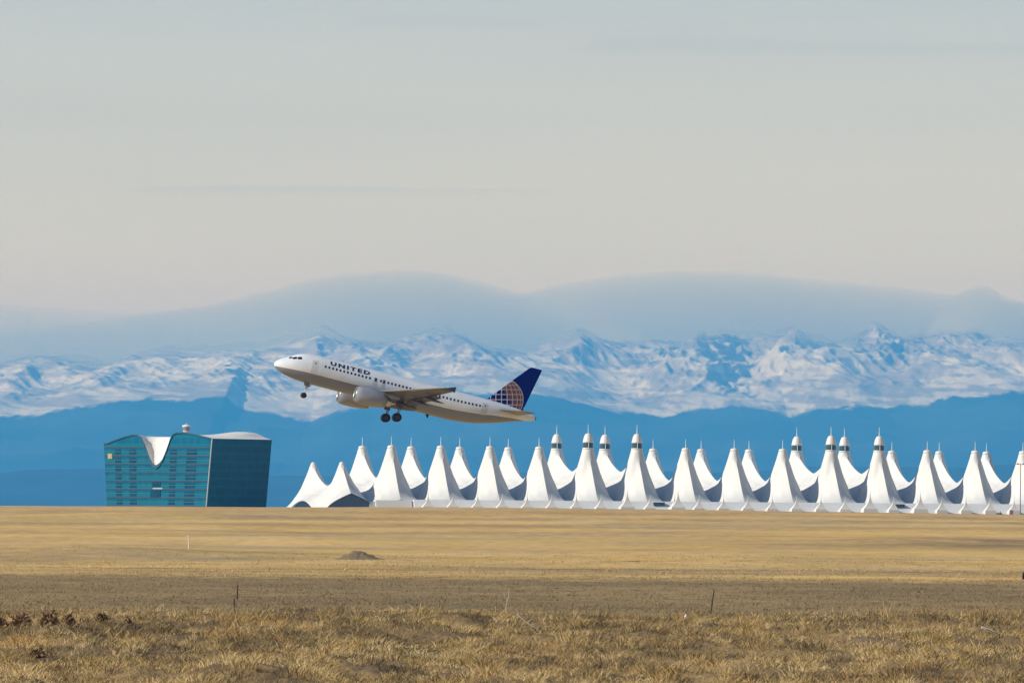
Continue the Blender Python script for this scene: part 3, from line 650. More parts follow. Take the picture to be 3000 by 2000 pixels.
def ridge(q, H, S, E):
    a = np.abs(q) - MQ
    inn = S + (H - S) * (0.25 * np.exp(a / 4.0) + 0.75 * np.clip(1 + a / MQ, 0, 1) ** 1.35)
    t = np.clip(a / (QE - MQ), 0, 1); out = E + (H - E) * (1 - t) ** 1.12
    return np.where(a < 0, inn, out)
def tent_mesh(kind):
    H = {'low': 23.3, 'tall': 23.6, 'end': 17.0}[kind]; S = {'low': 12.0, 'tall': 15.0, 'end': 9.0}[kind]
    E = 4.2 if kind != 'end' else 6.4
    us_ = np.linspace(-1, 1, 45); qs = np.unique(np.concatenate([np.linspace(-QE, QE, 85), np.linspace(-MQ - 3, -MQ + 3, 21), np.linspace(MQ - 3, MQ + 3, 21)]))
    U, Q = np.meshgrid(us_, qs)
    R = ridge(Q, H, S, E)
    Vv = 3.4 + 4.6 * np.clip(1 - (Q / (MQ + 2)) ** 2, 0, 1)
    ex = np.full(U.shape, 1.05)
    if kind == 'end':
        foot = np.where(np.abs(Q) < MQ, 4.2 * np.cos(np.pi * Q / (2 * MQ)) ** 1.0, 0.0) - 0.6
        Vv = np.where(U < 0, foot, Vv); 
        ex = 1.05 - 0.55 * sst(MQ + 3, QE, -Q)
        Vr = 0.6 + 0 * Q; Vv = np.where(U >= 0, np.where(Q < -MQ, 3.4 - 3.2 * sst(MQ, QE, -Q) + 0 * Q, Vv), Vv)
    r0 = {'low': 1.45, 'tall': 2.0, 'end': 1.0}[kind]
    Um = np.clip((np.abs(U) * SP / 2 - r0 * np.exp(-((np.abs(Q) - MQ) / 3.0) ** 2)) / (SP / 2 - r0 * np.exp(-((np.abs(Q) - MQ) / 3.0) ** 2)), 0, 1)
    gm_ = 0.87 * (1 - Um) ** ex + 0.13 * (1 - Um) ** 5.0
    if kind == 'end': gm_ = np.where(np.abs(Q) > MQ + 4, (1 - Um) ** ex, gm_)
    z = Vv + (R - Vv) * gm_
    z = z + 0.13 * np.sin(U * 19 + 1.3) * np.sin(np.pi * np.abs(U)) * np.clip((R - 6) / 8, 0, 1)
    rr_ = np.sqrt((U * SP / 2) ** 2 + (np.abs(Q) - MQ) ** 2)
    z = np.maximum(z, H - 0.15 * rr_ - 4.2 * np.clip(rr_ - r0, 0, 1.2) - 3.0 * np.clip(rr_ - r0 - 1.2, 0, 99))
    # small round crown round each mast
    r = np.sqrt((U * SP / 2) ** 2 + (np.abs(Q) - MQ) ** 2)
    rad = 1.25 if kind != 'tall' else 1.9
    crown = H - 0.35 * r ** 2 / rad
    z = np.minimum(z, H)
    sag = 0.5 * np.sin(np.pi * np.abs(U)) * (1 - 0.5 * sst(MQ, QE, np.abs(Q))); z = z - sag * 0.4
    P = U * SP / 2
    if kind == 'end':   # the outer side is stretched down to its two feet
        P = np.where(U < 0, U * (SP / 2 + 0.6 * (1 - np.abs(np.abs(Q) - MQ) / MQ).clip(0, 1)), P)
    pts = PX_ * P.ravel()[:, None] + QX_ * Q.ravel()[:, None]; pts[:, 2] = z.ravel()
    me = mesh_np('membrane', pts, grid_faces(len(qs), len(us_)), smooth=True)
    sa = me.attributes.new('seam', 'FLOAT_VECTOR', 'POINT')
    sa.data.foreach_set('vector', np.stack([U.ravel(), Q.ravel() / 3.1 + 0.5, z.ravel()], -1).astype(np.float32).ravel())
    # crease along the ridge cable
    ev = np.zeros(len(me.edges) * 2, np.int32); me.edges.foreach_get('vertices', ev); ev = ev.reshape(-1, 2); nc_ = len(us_)
    se = me.attributes.new('sharp_edge', 'BOOLEAN', 'EDGE'); se.data.foreach_set('value', ((ev[:, 0] % nc_ == 22) & (ev[:, 1] % nc_ == 22)))
    return me
PX_ = np.array(PX); QX_ = np.array(QX)
def crease(me):
    co = np.zeros(len(me.vertices) * 3, np.float32); return me
tents = {}
GRP = 'white peaked tents of the terminal roof'
def build_tent(kind):
    root = thing('roof_tent', 'x', 'tent', (0, 0, 0), group=GRP)
    put('canopy', tent_mesh(kind), m_fab, root)
    Hm = {'low': 23.3, 'tall': 23.6, 'end': 17.0}[kind]
    for s in (-1, 1):
        c = QX * (MQ * s)
        def L(pr, n=20): return MB().lathe(pr, n, Matrix.Translation(c))
        if kind == 'low':
            L([(1.5, Hm - 0.6), (1.42, Hm + 0.0), (1.15, Hm + 0.35), (0.5, Hm + 0.5)]).put('mast_cap', m_cap, root, smooth=True)
            MB().tube(c + Vector((0, 0, Hm + 0.3)), c + Vector((0, 0, Hm + 3.7)), 0.17, 0.07, 8).put('spire', m_mast, root)
        elif kind == 'tall':
            L([(2.1, Hm - 0.6), (2.0, Hm - 0.1)]).put('mast_ring', m_cap, root, smooth=True)
            L([(1.95, Hm - 0.1), (1.85, Hm + 1.75)]).put('window_band', m_band, root)
            for a in range(8):
                an = a * math.pi / 4 + 0.5
                p = c + Vector((math.cos(an) * 1.95, math.sin(an) * 1.95, 0))
            L([(2.0, Hm + 1.75), (1.9, Hm + 2.2), (1.55, Hm + 3.7), (1.15, Hm + 4.6), (0.9, Hm + 4.95), (0.3, Hm + 5.1)]).put('crown_cap', m_cap, root, smooth=True)
            MB().tube(c + Vector((0, 0, Hm + 5.0)), c + Vector((0, 0, Hm + 8.4)), 0.17, 0.07, 8).put('spire', m_mast, root)
            MB().tube(c + Vector((0.2, -2.0, Hm - 0.1)), c + Vector((0.2, -2.0, Hm + 1.8)), 0.13, n=6).put('band_post', m_mast, root)
        else:
            L([(1.0, Hm - 0.5), (0.9, Hm + 0.1), (0.65, Hm + 0.5), (0.2, Hm + 0.7)]).put('mast_cap', m_cap, root, smooth=True)
    return root
def dup(root):
    r = root.copy(); C.objects.link(r)
    for ch in root.children:
        c = ch.copy(); C.objects.link(c); c.parent = r
    return r
ORD = ['first', 'second', 'third', 'fourth', 'fifth', 'sixth', 'seventh', 'eighth', 'ninth', 'tenth', 'eleventh', 'twelfth', 'thirteenth', 'fourteenth', 'fifteenth']
proto = {k: build_tent(k) for k in ('low', 'tall', 'end')}
used = set()
tl = {4: 'tall white tent with a glass band, leftmost of the four banded ones', 5: 'second tall banded tent from the left, just right of the leftmost banded one',
      9: 'third tall banded tent from the left, left one of the right hand pair', 10: 'rightmost of the four tall tents with a dark glass band'}
lowl = {0: 'first full height white tent, right after the lower end tent', 1: 'second full height white tent counted from the left end', 2: 'third full height white tent from the left, under the airplane tail half',
        3: 'white tent standing directly left of the leftmost banded pair', 6: 'white tent standing directly right of the left banded pair', 7: 'middle one of the five plain tents between the two banded pairs, second from left',
        8: 'plain white tent directly left of the right banded pair', 11: 'plain white tent directly right of the right banded pair', 12: 'plain white tent between the right banded pair and the one cut by the frame',
        13: 'rightmost white tent, cut off by the right edge behind the lamp pole', 14: 'white tent beyond the right edge, only its back mast side near the frame'}
lowl[7] = 'plain white tent in the middle of the three between the two banded pairs'
for i in range(-1, 14):
    kind = 'end' if i == -1 else ('tall' if i in (4, 5, 9, 10) else 'low')
    r = proto[kind] if kind not in used else dup(proto[kind]); used.add(kind)
    r.location = tent_origin(i)
    r['label'] = {'end': 'low white tent with arched openings at the left end of the row'}.get(kind) or tl.get(i) or lowl[i]
# arched glazing under the end tent
endt = proto['end']
def W(p, q, z): return PX * p + QX * q + Vector((0, 0, z))
pts = [W(-SP/2 + 0.4, q, -6) for q in (-MQ + 1, MQ - 1)]
mb = MB(); arch = [W(-SP/2 + 0.6, q, max(-1.0, 4.0 * math.cos(math.pi * q / (2 * MQ)) - 0.5)) for q in np.linspace(MQ - 0.5, -MQ + 0.5, 16)]
mb.prism([W(-SP/2 + 0.6, -MQ + 0.5, -5)] + [W(-SP/2 + 0.6, MQ - 0.5, -5)] + arch, PX * 0.3); mb.put('arch_window', m_arch2, endt, label='dark arched opening')
def eave(u):
    R = 6.4; V0 = -0.6 if u < 0 else 0.3
    return V0 + (R - V0) * (1 - abs(u)) ** 0.5 - 0.15
mb = MB(); mb.prism([W(-SP/2, -QE + 1.2, -5), W(SP/2, -QE + 1.2, -5)] + [W(u * SP / 2, -QE + 1.2, eave(u) - 0.1) for u in np.linspace(0.97, -0.97, 20)], QX * 0.3)
mb.put('arch_window', m_arch, endt, label='glazed front arch coloured as blue shade')

# long low wall and front gutter of the terminal
m_wall = mat('pale_terminal_wall', (0.66, 0.67, 0.68), 0.7, noise=0.05, nscale=0.15)
term = thing('terminal_building', 'long low pale terminal building under the white tents', 'building', tent_origin(6) + Vector((0, 0, ZB)))
c0 = (tent_origin(13) + tent_origin(0)) / 2 - tent_origin(6)
Lw = SP * 15
rotP = Matrix(((PX.x, QX.x, 0, 0), (PX.y, QX.y, 0, 0), (0, 0, 1, 0), (0, 0, 0, 1)))
MB().box(c0 + PX * 7 + Vector((0, 0, 3.7)), (Lw, 2 * QE - 1, 7.4), rotP).put('wall', m_wall, term)
AW = -SP * 7.0 + 4.4 + 2.4
def TQ(p, q, z): return c0 + PX * (7 + p) - QX * (QE + q) + Vector((0, 0, z))
m_slope = mat('white_band_fabric', (0.70, 0.71, 0.72), 0.6, noise=0.05, nscale=0.2)
MB().prism([TQ(AW, -0.6, 8.5), TQ(AW, 0.4, 8.5), TQ(AW, 5.0, 2.6), TQ(AW, -0.6, 2.6)], PX * (Lw / 2 - AW)).put('sloped_band', m_slope, term)  # slope added to the front band so its face catches sky light
MB().box(TQ(0, 4.7, 1.3), (Lw, 0.4, 2.7), rotP).put('front_wall', m_wall, term)
for i, du in ((5, 0.5), (10, 0.35)):
    c = tent_origin(i) - tent_origin(6) + PX * (du * 8) - QX * (QE + 1.6)
    MB().box(c + Vector((0, 0, 7.6)), (4.2, 0.9, 1.2), rotP).put('doorway', m_band, term)
p0 = tent_origin(0) - tent_origin(6)
def TS(p, q, z): return p0 + PX * p - QX * (QE + q) + Vector((0, 0, z))
MB().prism([TS(-9.2, -0.4, 8.2), TS(-9.2, 0.15, 8.2), TS(-9.2, 2.6, 1.5), TS(-9.2, -0.4, 1.5)], PX * 13.2).put('fabric_skirt', m_cap, term)  # slanted so this panel catches light instead of turning grey
MB().prism([TS(-2.2, 2.0, 4.6), TS(1.0, 2.0, 5.2), TS(1.0, 2.6, 1.5), TS(-3.2, 2.6, 1.5)], -QX * 0.35).put('doorway', m_band, term)

# small edge canopies along the front
def canopy_mesh(s=1.0):
    n = 9; V = []; F4 = []
    base = [(-2.5, -1.7), (2.0, -1.7), (2.0, 1.9), (-2.5, 1.9)]
    mb = MB(); rings = []
    for k in range(n):
        t = k / (n - 1); w = (1 - t) ** 2.3 * 0.98 + 0.02
        rings.append([mb.bm.verts.new(PX * (x * w * s * 1.15) + QX * (y * w * s) + Vector((0, 0, -3.5 * (k == 0) + 1.5 + 5.0 * t * s + (0.5 * s if k else 0)))) for (x, y) in base])
    for a, b in zip(rings, rings[1:]):
        for k in range(4): mb.bm.faces.new((a[k], a[(k + 1) % 4], b[(k + 1) % 4], b[k]))
    mb.bm.faces.new(rings[-1])
    return mb.mesh('canopy')
cme = canopy_mesh(); cme.materials.append(m_cap)
def edge_canopy(pos, label, s=1.0):
    pos = pos + Vector((0, 0, -0.6 if s > 1 else 0))
    r = thing('edge_canopy', label, 'canopy', pos, group='small pointed canopies along the terminal front'); r.scale = (s, s, s)
    o = put('cover', cme, None, r)
    sp = MB().tube((0, 0, 6.8), (0, 0, 7.5), 0.09, 0.05, 6).mesh(); put('mast', sp, m_mast, r)
    return r
for k in range(1, 27):
    p = (k / 2.0) * SP
    if p > SP * 13.2: break
    pos = Vector((X0, 3350.0, 0)) + PX * p - QX * (QE - MQ + 4.2) + Vector((0, 0, -0.7))
    ti = k // 2
    nm = ('the %s tall banded tent' % {4: 'first', 5: 'second', 9: 'third', 10: 'fourth'}[ti]) if ti in (4, 5, 9, 10) else ('the %s plain tent from the left' % ORD[[0, 1, 2, 3, 6, 7, 8, 11, 12, 13].index(ti)])
    edge_canopy(pos, ('small pointed canopy in front of ' if k % 2 == 0 else 'small pointed canopy in the gap right of ') + nm)
for (px, lb) in ((1838, 'larger pointed canopy between the two left banded tents and the small dark doorway'), (1987, 'larger pointed canopy at the left foot of the plain tent after the left banded pair'), (2556, 'larger pointed canopy in front of the rightmost banded tent'), (2706, 'larger pointed canopy left of the plain tent after the right banded pair')):
    p = at(px, 1480, 3345.0); edge_canopy(Vector((p.x, 3345.0 + (p.x - X0) * 0.257 * 1.0 - 23, -0.6)), lb, 1.3)

# ------------------------------------------------------------------ airplane
S_PX = 21.3; DP = F / S_PX; PITCH = math.radians(13.62); YAW = math.radians(12.5)
AB = Vector((17.5, 0, -4.3))     # thing's base: where the main wheels are
Rb = Matrix.Rotation(YAW, 4, 'Z') @ Matrix.Rotation(PITCH, 4, 'Y')
nose = at(806, 1053.6, DP)
nose.y = DP
plane = thing('airplane', 'white and grey passenger jet with a blue tail climbing over the white tents', 'airplane', nose + (Rb.to_3x3() @ AB), (0, PITCH, YAW))
def ap(name, me, m, parent=None, **k):
    o = put(name, me, m, parent or plane, **k)
    if parent is None: o.location = -AB
    return o
ST = [(0.0, 0.02, 0.02, -0.55), (0.06, 0.22, 0.22, -0.55), (0.22, 0.44, 0.44, -0.54), (0.5, 0.68, 0.68, -0.52), (0.9, 0.93, 0.92, -0.48), (1.4, 1.16, 1.14, -0.43), (1.95, 1.36, 1.36, -0.34), (2.5, 1.52, 1.58, -0.24), (3.1, 1.66, 1.76, -0.16), (3.9, 1.80, 1.91, -0.08),
      (5.0, 1.92, 2.02, -0.02), (6.2, 1.975, 2.07, 0), (9, 1.975, 2.07, 0), (12, 1.975, 2.07, 0), (16, 1.975, 2.07, 0), (20, 1.975, 2.07, 0), (24.5, 1.975, 2.07, 0), (26, 1.965, 2.05, 0.02), (27.5, 1.92, 1.98, 0.09), (29, 1.80, 1.86, 0.20), (30.5, 1.62, 1.69, 0.36),
      (32, 1.38, 1.46, 0.56), (33.5, 1.08, 1.17, 0.77), (35, 0.76, 0.86, 0.95), (36.3, 0.50, 0.58, 1.05), (37.2, 0.34, 0.38, 1.10), (37.45, 0.27, 0.30, 1.10)]
sta = np.array(ST)
def fus(a, phi, off=0.0):
    """fuselage skin; phi measured from straight port (-y) upward"""
    w, h, zc = (float(_pchip(np.array([a]), sta[:, 0], sta[:, i])[0]) for i in (1, 2, 3))
    return Vector((a, -math.cos(phi) * (w + off), zc + math.sin(phi) * (h + off)))
aa = np.unique(np.concatenate([np.linspace(0, 0.5, 9), np.linspace(0.5, 6.2, 30), np.linspace(6.2, 24.5, 24), np.linspace(24.5, 37.45, 40)]))
W_, H_, Zc_ = (_pchip(aa, sta[:, 0], sta[:, i]) for i in (1, 2, 3))
NR = 64; ph = np.arange(NR) * 2 * np.pi / NR
V = np.stack([np.repeat(aa[:, None], NR, 1), -np.cos(ph)[None] * W_[:, None], Zc_[:, None] + np.sin(ph)[None] * H_[:, None]], -1).reshape(-1, 3)
m_skin = mat('white_and_grey_skin', (0.75, 0.76, 0.78), 0.28, spec=0.5)
g = NT(m_skin); tc = g.n('ShaderNodeTexCoord'); sx = g.n('ShaderNodeSeparateXYZ'); g.t.links.new(tc.outputs['Object'], sx.inputs[0])
zz = g.m('ADD', sx.outputs[2], g.m('MULTIPLY', g.step(sx.outputs[0], 24.0, 37.0, 0.0, 1.0), -1.15))
zz = g.m('ADD', zz, g.step(sx.outputs[0], 0.0, 4.5, 0.15, 0.0))
dirt = g.step(g.noise(0.8, 5, (0.5, 1, 1)), 0.35, 0.7, 1.0, 0.9)
cc = g.mix(g.step(zz, -0.72, -0.70), (0.23, 0.25, 0.32), (0.77, 0.81, 0.87))
stripe = g.m('MULTIPLY', g.m('GREATER_THAN', zz, -0.74), g.m('LESS_THAN', zz, -0.69)); cc = g.mix(stripe, cc, (0.32, 0.20, 0.08))
g.base(g.scale(cc, dirt))
me = mesh_np('fuselage', V, grid_faces(len(aa), NR, wrap=True))
bm = bmesh.new(); bm.from_mesh(me); bmesh.ops.recalc_face_normals(bm, faces=bm.faces[:]); bm.to_mesh(me); bm.free()
fuse = ap('fuselage', me, m_skin)
m_dark = mat('dark_tinted_glass', (0.012, 0.014, 0.02), 0.12)
m_black = mat('black_rubber', (0.012, 0.012, 0.013), 0.7)
m_metal = mat('bare_metal', (0.55, 0.56, 0.58), 0.3, metal=0.9)
m_strut = mat('white_strut_paint', (0.6, 0.6, 0.6), 0.4)
m_gear = mat('dark_gear_paint', (0.13, 0.135, 0.15), 0.5)
m_wing = mat('grey_wing_skin', (0.09, 0.095, 0.125), 0.45, noise=0.08, nscale=0.6)
m_nac = mat('white_grey_nacelle', (0.30, 0.315, 0.37), 0.4, noise=0.14, nscale=1.0)
MB().lathe([(0.275, 0), (0.24, 0.12), (0.16, 0.13), (0.14, -0.1)], 20, Matrix.Translation((37.44, 0, 1.10)) @ Matrix.Rotation(math.pi / 2, 4, 'Y')).put('exhaust_port', m_black, fuse)
def patch(a0, a1, p0, p1, off=0.012, n=4, skew=0.0):
    V = [fus(a0 + (a1 - a0) * i / (n - 1) + skew * j / (n - 1), p0 + (p1 - p0) * j / (n - 1), off) for i in range(n) for j in range(n)]
    return mesh_np('patch', V, grid_faces(n, n))
# cabin windows (port side and starboard side share the mesh of their station)
wm = [a for a in np.arange(6.75, 29.6, 0.533)]
for k, a in enumerate(wm):
    if 13.62 < a < 14.38 or 14.82 < a < 15.58: continue
    pm = patch(a - 0.12, a + 0.12, 0.27, 0.43, 0.012, 3)
    put('window', pm, m_dark, fuse)
for a in (14.0, 15.2):                                   # overwing exits
    put('exit_hatch', patch(a - 0.27, a + 0.27, -0.12, 0.5, 0.008, 5), mat('hatch_paint', (0.55, 0.56, 0.58), 0.4), fuse)
    put('hatch_window', patch(a - 0.13, a + 0.13, 0.22, 0.46, 0.02, 3), m_dark, fuse)
for a in (5.3, 29.9):                                    # cabin doors
    d_ = put('door', patch(a - 0.43, a + 0.43, -0.33, 0.66, 0.010, 7), mat('door_paint', (0.60, 0.61, 0.63), 0.4), fuse)
    put('door_window', patch(a - 0.07, a + 0.07, 0.36, 0.48, 0.022, 3), m_dark, d_)
# flight deck glazing
for (a0, a1, p0, p1) in [(1.75, 2.15, 0.86, 1.16), (2.2, 2.75, 0.66, 0.93), (2.85, 3.4, 0.60, 0.86)]:
    put('cockpit_window', patch(a0, a1, p0, p1, 0.014, 5, -0.1), m_dark, fuse)
for (a0, a1, p0, p1) in [(1.75, 2.15, math.pi - 1.16, math.pi - 0.86)]:
    put('cockpit_window', patch(a0, a1, p0, p1, 0.014, 5), m_dark, fuse)
# title on the side
cu = bpy.data.curves.new('title', 'FONT'); cu.body = 'UNITED'; cu.space_character = 1.35; cu.offset = 0.045; cu.resolution_u = 2
to = bpy.data.objects.new('title_tmp', cu); C.objects.link(to)
bpy.context.view_layer.update()
tm = bpy.data.meshes.new_from_object(to); bpy.data.objects.remove(to)
bm = bmesh.new(); bm.from_mesh(tm); bmesh.ops.triangulate(bm, faces=bm.faces[:])
bmesh.ops.subdivide_edges(bm, edges=[e for e in bm.edges if e.calc_length() > 0.12], cuts=3, use_grid_fill=False)
xs_ = [v.co.x for v in bm.verts]; ys_ = [v.co.y for v in bm.verts]; x0, x1, y0, y1 = min(xs_), max(xs_), min(ys_), max(ys_)
for v in bm.verts:
    a = 7.35 + (v.co.x - x0) / (x1 - x0) * 5.75; s = 1.02 + (v.co.y - y0) / (y1 - y0) * 0.72
    v.co = fus(a, s / 2.0 + 0.03, 0.02)
bm.to_mesh(tm); bm.free()
put('title', tm, mat('navy_title_paint', (0.006, 0.016, 0.08), 0.4), fuse, label='dark blue lettering UNITED')
# registration marks: a small row above the rear windows
# antenna blades
MB().prism([(9.0, 0, 2.05), (9.45, 0, 2.05), (9.5, 0, 2.35), (9.3, 0, 2.35)], (0, 0.04, 0)).put('antenna', m_strut, fuse)
MB().prism([(22.3, -0.02, -2.05), (22.8, -0.02, -2.05), (22.75, -0.02, -2.5), (22.6, -0.02, -2.5)], (0, 0.04, 0)).put('antenna', m_black, fuse)
# belly fairing
me = mesh_np('fairing', np.stack([np.repeat((np.linspace(10.8, 21.5, 26))[:, None], 25, 1),
      np.cos(np.linspace(math.pi * 1.0, math.pi * 2.0, 25))[None] * (2.02 * np.sin(np.linspace(0.25, math.pi - 0.25, 26)) ** 0.28)[:, None],
      -0.75 + np.sin(np.linspace(math.pi, 2 * math.pi, 25))[None] * (1.72 * np.sin(np.linspace(0.22, math.pi - 0.22, 26)) ** 0.30)[:, None]], -1).reshape(-1, 3), grid_faces(26, 25))
put('belly_fairing', me, mat('grey_belly_paint', (0.09, 0.10, 0.13), 0.5, noise=0.15, nscale=0.8), fuse)

def foil(n=14):
    xs = (1 - np.cos(np.linspace(0, math.pi, n))) / 2
    t = 0.6 * (0.2969 * np.sqrt(xs) - 0.126 * xs - 0.3516 * xs**2 + 0.2843 * xs**3 - 0.1036 * xs**4)
    up = np.stack([xs, t * 1.15], -1); lo = np.stack([xs, -t * 0.85], -1)[::-1][1:-1]
    return np.concatenate([up, lo], 0)
def loft(secs, axis='y'):
    """secs: (pos, le_a, chord, h_or_y, thick, twist)"""
    f = foil(); n = len(f); V = []
    for (pos, le, ch, h, th, tw) in secs:
        for (x, t) in f:
            a = x * ch; zz_ = t * th * ch; a2 = a * math.cos(tw) + zz_ * math.sin(tw); z2 = -a * math.sin(tw) + zz_ * math.cos(tw)
            V.append((le + a2, pos, h + z2) if axis == 'y' else (le + a, h + zz_, pos))
    mb = MB(); rings = [[mb.bm.verts.new(V[s * n + k]) for k in range(n)] for s in range(len(secs))]
    for a, b in zip(rings, rings[1:]):
        for k in range(n): mb.bm.faces.new((a[k], a[(k + 1) % n], b[(k + 1) % n], b[k]))
    mb.bm.faces.new(rings[0]); mb.bm.faces.new(rings[-1])
    return mb.mesh('loft', smooth=True)
for sgn in (-1, 1):
    lab = 'near wing' if sgn < 0 else 'far wing'
    w_ = ap('wing', loft([(sgn * 1.5, 12.2, 6.9, -1.32, 0.145, 0.06), (sgn * 6.4, 14.75, 4.15, -0.88, 0.12, 0.04), (sgn * 11.5, 17.6, 2.85, -0.10, 0.115, 0.02), (sgn * 15.4, 19.9, 1.95, 0.72, 0.11, 0.0), (sgn * 16.9, 20.85, 1.5, 1.12, 0.10, 0.0)]), m_wing, label=lab)
    # slat along the leading edge, widened and whitened to imitate sunlight on it
    put('slat', loft([(sgn * 2.4, 12.35, 0.95, -1.22, 0.40, 0.15), (sgn * 6.4, 14.42, 0.80, -0.80, 0.38, 0.12), (sgn * 16.4, 20.28, 0.45, 1.02, 0.34, 0.1)]), mat('sunlit_slat_white', (0.85, 0.86, 0.88), 0.3), w_)
    put('flap', loft([(sgn * 2.1, 18.75, 1.5, -1.72, 0.13, 0.26), (sgn * 6.2, 18.45, 1.25, -1.22, 0.13, 0.26)]), m_wing, w_)
    put('flap', loft([(sgn * 6.5, 18.45, 1.2, -1.2, 0.13, 0.24), (sgn * 12.9, 20.6, 0.8, -0.05, 0.13, 0.22)]), m_wing, w_)
    for q, (l_, a_, h_) in enumerate(((4.1, 17.2, -1.75), (8.1, 17.9, -1.15), (11.3, 19.1, -0.55))):
        MB().lathe([(0.03, 0), (0.17, 0.5), (0.21, 1.4), (0.14, 2.3), (0.03, 3.1)], 10, Matrix.Translation((a_, sgn * l_, h_)) @ Matrix.Rotation(math.pi / 2 + 0.06, 4, 'Y')).put('flap_fairing', m_wing, w_, smooth=True)
    MB().prism([(20.95, sgn * 16.92, 1.10), (22.0, sgn * 16.92, 1.5), (22.2, sgn * 16.92, 1.48), (22.1, sgn * 16.92, 1.1), (22.15, sgn * 16.92, 0.75), (22.0, sgn * 16.92, 0.72)], (0, 0.05, 0)).put('wingtip_fence', m_dark if False else mat('blue_tip_paint', (0.03, 0.04, 0.09), 0.4), w_)
    # tailplane
    ap('tailplane', loft([(sgn * 0.6, 31.6, 3.5, 0.95, 0.10, 0), (sgn * 6.2, 34.85, 1.35, 1.45, 0.09, 0)]), mat('tailplane_skin', (0.27, 0.26, 0.27), 0.45, noise=0.05))
    # engine
    L_, HZ = 5.75 * sgn, -2.12
    Mx = Matrix.Translation((10.85, L_, HZ)) @ Matrix.Rotation(math.pi / 2, 4, 'Y')
    en = ap('engine', MB().lathe([(0.98, 0.10), (1.12, 0.35), (1.20, 0.9), (1.22, 1.8), (1.17, 2.9), (1.02, 3.9), (0.86, 4.5), (0.80, 4.45), (0.78, 3.5)], 40, Mx, cap=False).mesh('nacelle', smooth=True), m_nac, label='near engine' if sgn < 0 else 'far engine')
    MB().lathe([(0.80, 0.35), (0.84, 0.08), (0.90, 0.0), (0.965, 0.04), (1.0, 0.16)], 40, Mx, cap=False).put('intake_lip', m_metal, en, smooth=True)
    MB().lathe([(0.80, 0.35), (0.79, 1.0)], 32, Mx, cap=False).put('intake_duct', mat('intake_duct_paint', (0.10, 0.10, 0.11), 0.5), en)
    fm = MB().lathe([(0.79, 0.98), (0.79, 1.02)], 32, Mx)
    fm.put('fan', mat('dark_fan_blades', (0.04, 0.04, 0.045), 0.4, metal=0.5), en)
    MB().lathe([(0.02, 0.55), (0.14, 0.7), (0.22, 0.97)], 20, Mx).put('spinner', m_strut, en, smooth=True)
    MB().lathe([(0.62, 4.2), (0.55, 5.0), (0.42, 5.3)], 24, Mx).put('core_nozzle', m_metal, en, smooth=True)
    MB().lathe([(0.34, 5.2), (0.05, 5.95)], 16, Mx).put('exhaust_cone', m_metal, en, smooth=True)
    MB().prism([(11.9, L_ - 0.12, -0.98), (13.2, L_ - 0.12, -0.72), (17.0, L_ - 0.12, -0.95), (17.2, L_ - 0.12, -1.45), (14.9, L_ - 0.12, -1.55), (12.2, L_ - 0.12, -1.2)], (0, 0.24, 0)).put('pylon', m_nac, en, bevel=0.03)
    # main landing gear
    gr = ap('main_gear', MB().tube((17.55, sgn * 3.8, -1.4), (17.72, sgn * 3.8, -3.5), 0.15, 0.12).tube((17.72, sgn * 3.2, -3.73), (17.72, sgn * 4.4, -3.73), 0.09).tube((17.6, sgn * 3.8, -2.2), (17.55, sgn * 2.3, -1.6), 0.08).tube((17.95, sgn * 3.8, -2.6), (17.9, sgn * 3.8, -3.5), 0.05).mesh('leg', True), m_gear)
    for l_ in (3.34, 4.26):
        Mw = Matrix.Translation((17.72, sgn * l_, -3.73)) @ Matrix.Rotation(math.pi / 2, 4, 'X')
        wh = put('wheel', MB().lathe([(0.35, -0.17), (0.52, -0.20), (0.60, -0.13), (0.615, 0), (0.60, 0.13), (0.52, 0.20), (0.35, 0.17)], 32, Mw).mesh('tyre', True), m_black, gr)
        MB().lathe([(0.33, -0.185), (0.30, -0.19)], 20, Mw).lathe([(0.30, 0.185), (0.33, 0.19)], 20, Mw).put('rim', mat('grey_wheel_rim', (0.035, 0.04, 0.045), 0.5), wh)
    MB().prism([(17.0, sgn * 4.05, -1.35), (18.2, sgn * 4.05, -1.35), (18.1, sgn * 4.1, -2.6), (17.3, sgn * 4.1, -2.6)], (0, 0.05, 0)).put('gear_door', m_wing, gr)
# nose gear
ng = ap('nose_gear', MB().tube((5.25, 0, -1.9), (5.05, 0, -3.76), 0.09, 0.07).tube((5.05, -0.3, -3.76), (5.05, 0.3, -3.76), 0.05).tube((5.15, 0, -2.9), (5.9, 0, -1.95), 0.045).mesh('leg', True), m_strut)
for l_ in (-0.25, 0.25):
    Mw = Matrix.Translation((5.05, l_, -3.76)) @ Matrix.Rotation(math.pi / 2, 4, 'X')
    wh = put('wheel', MB().lathe([(0.2, -0.1), (0.34, -0.11), (0.40, 0), (0.34, 0.11), (0.2, 0.1)], 28, Mw).mesh('tyre', True), m_black, ng)
    MB().lathe([(0.19, -0.115), (0.17, -0.12)], 16, Mw).put('rim', m_strut, wh)
MB().prism([(4.6, -0.35, -1.95), (5.5, -0.35, -2.0), (5.5, -0.45, -2.55), (4.75, -0.45, -2.5)], (0, 0.03, 0)).put('gear_door', m_skin, ng)
MB().tube((5.12, -0.16, -2.75), (5.0, -0.16, -2.75), 0.12).tube((5.12, 0.16, -2.75), (5.0, 0.16, -2.75), 0.12).put('taxi_light', m_metal, ng)
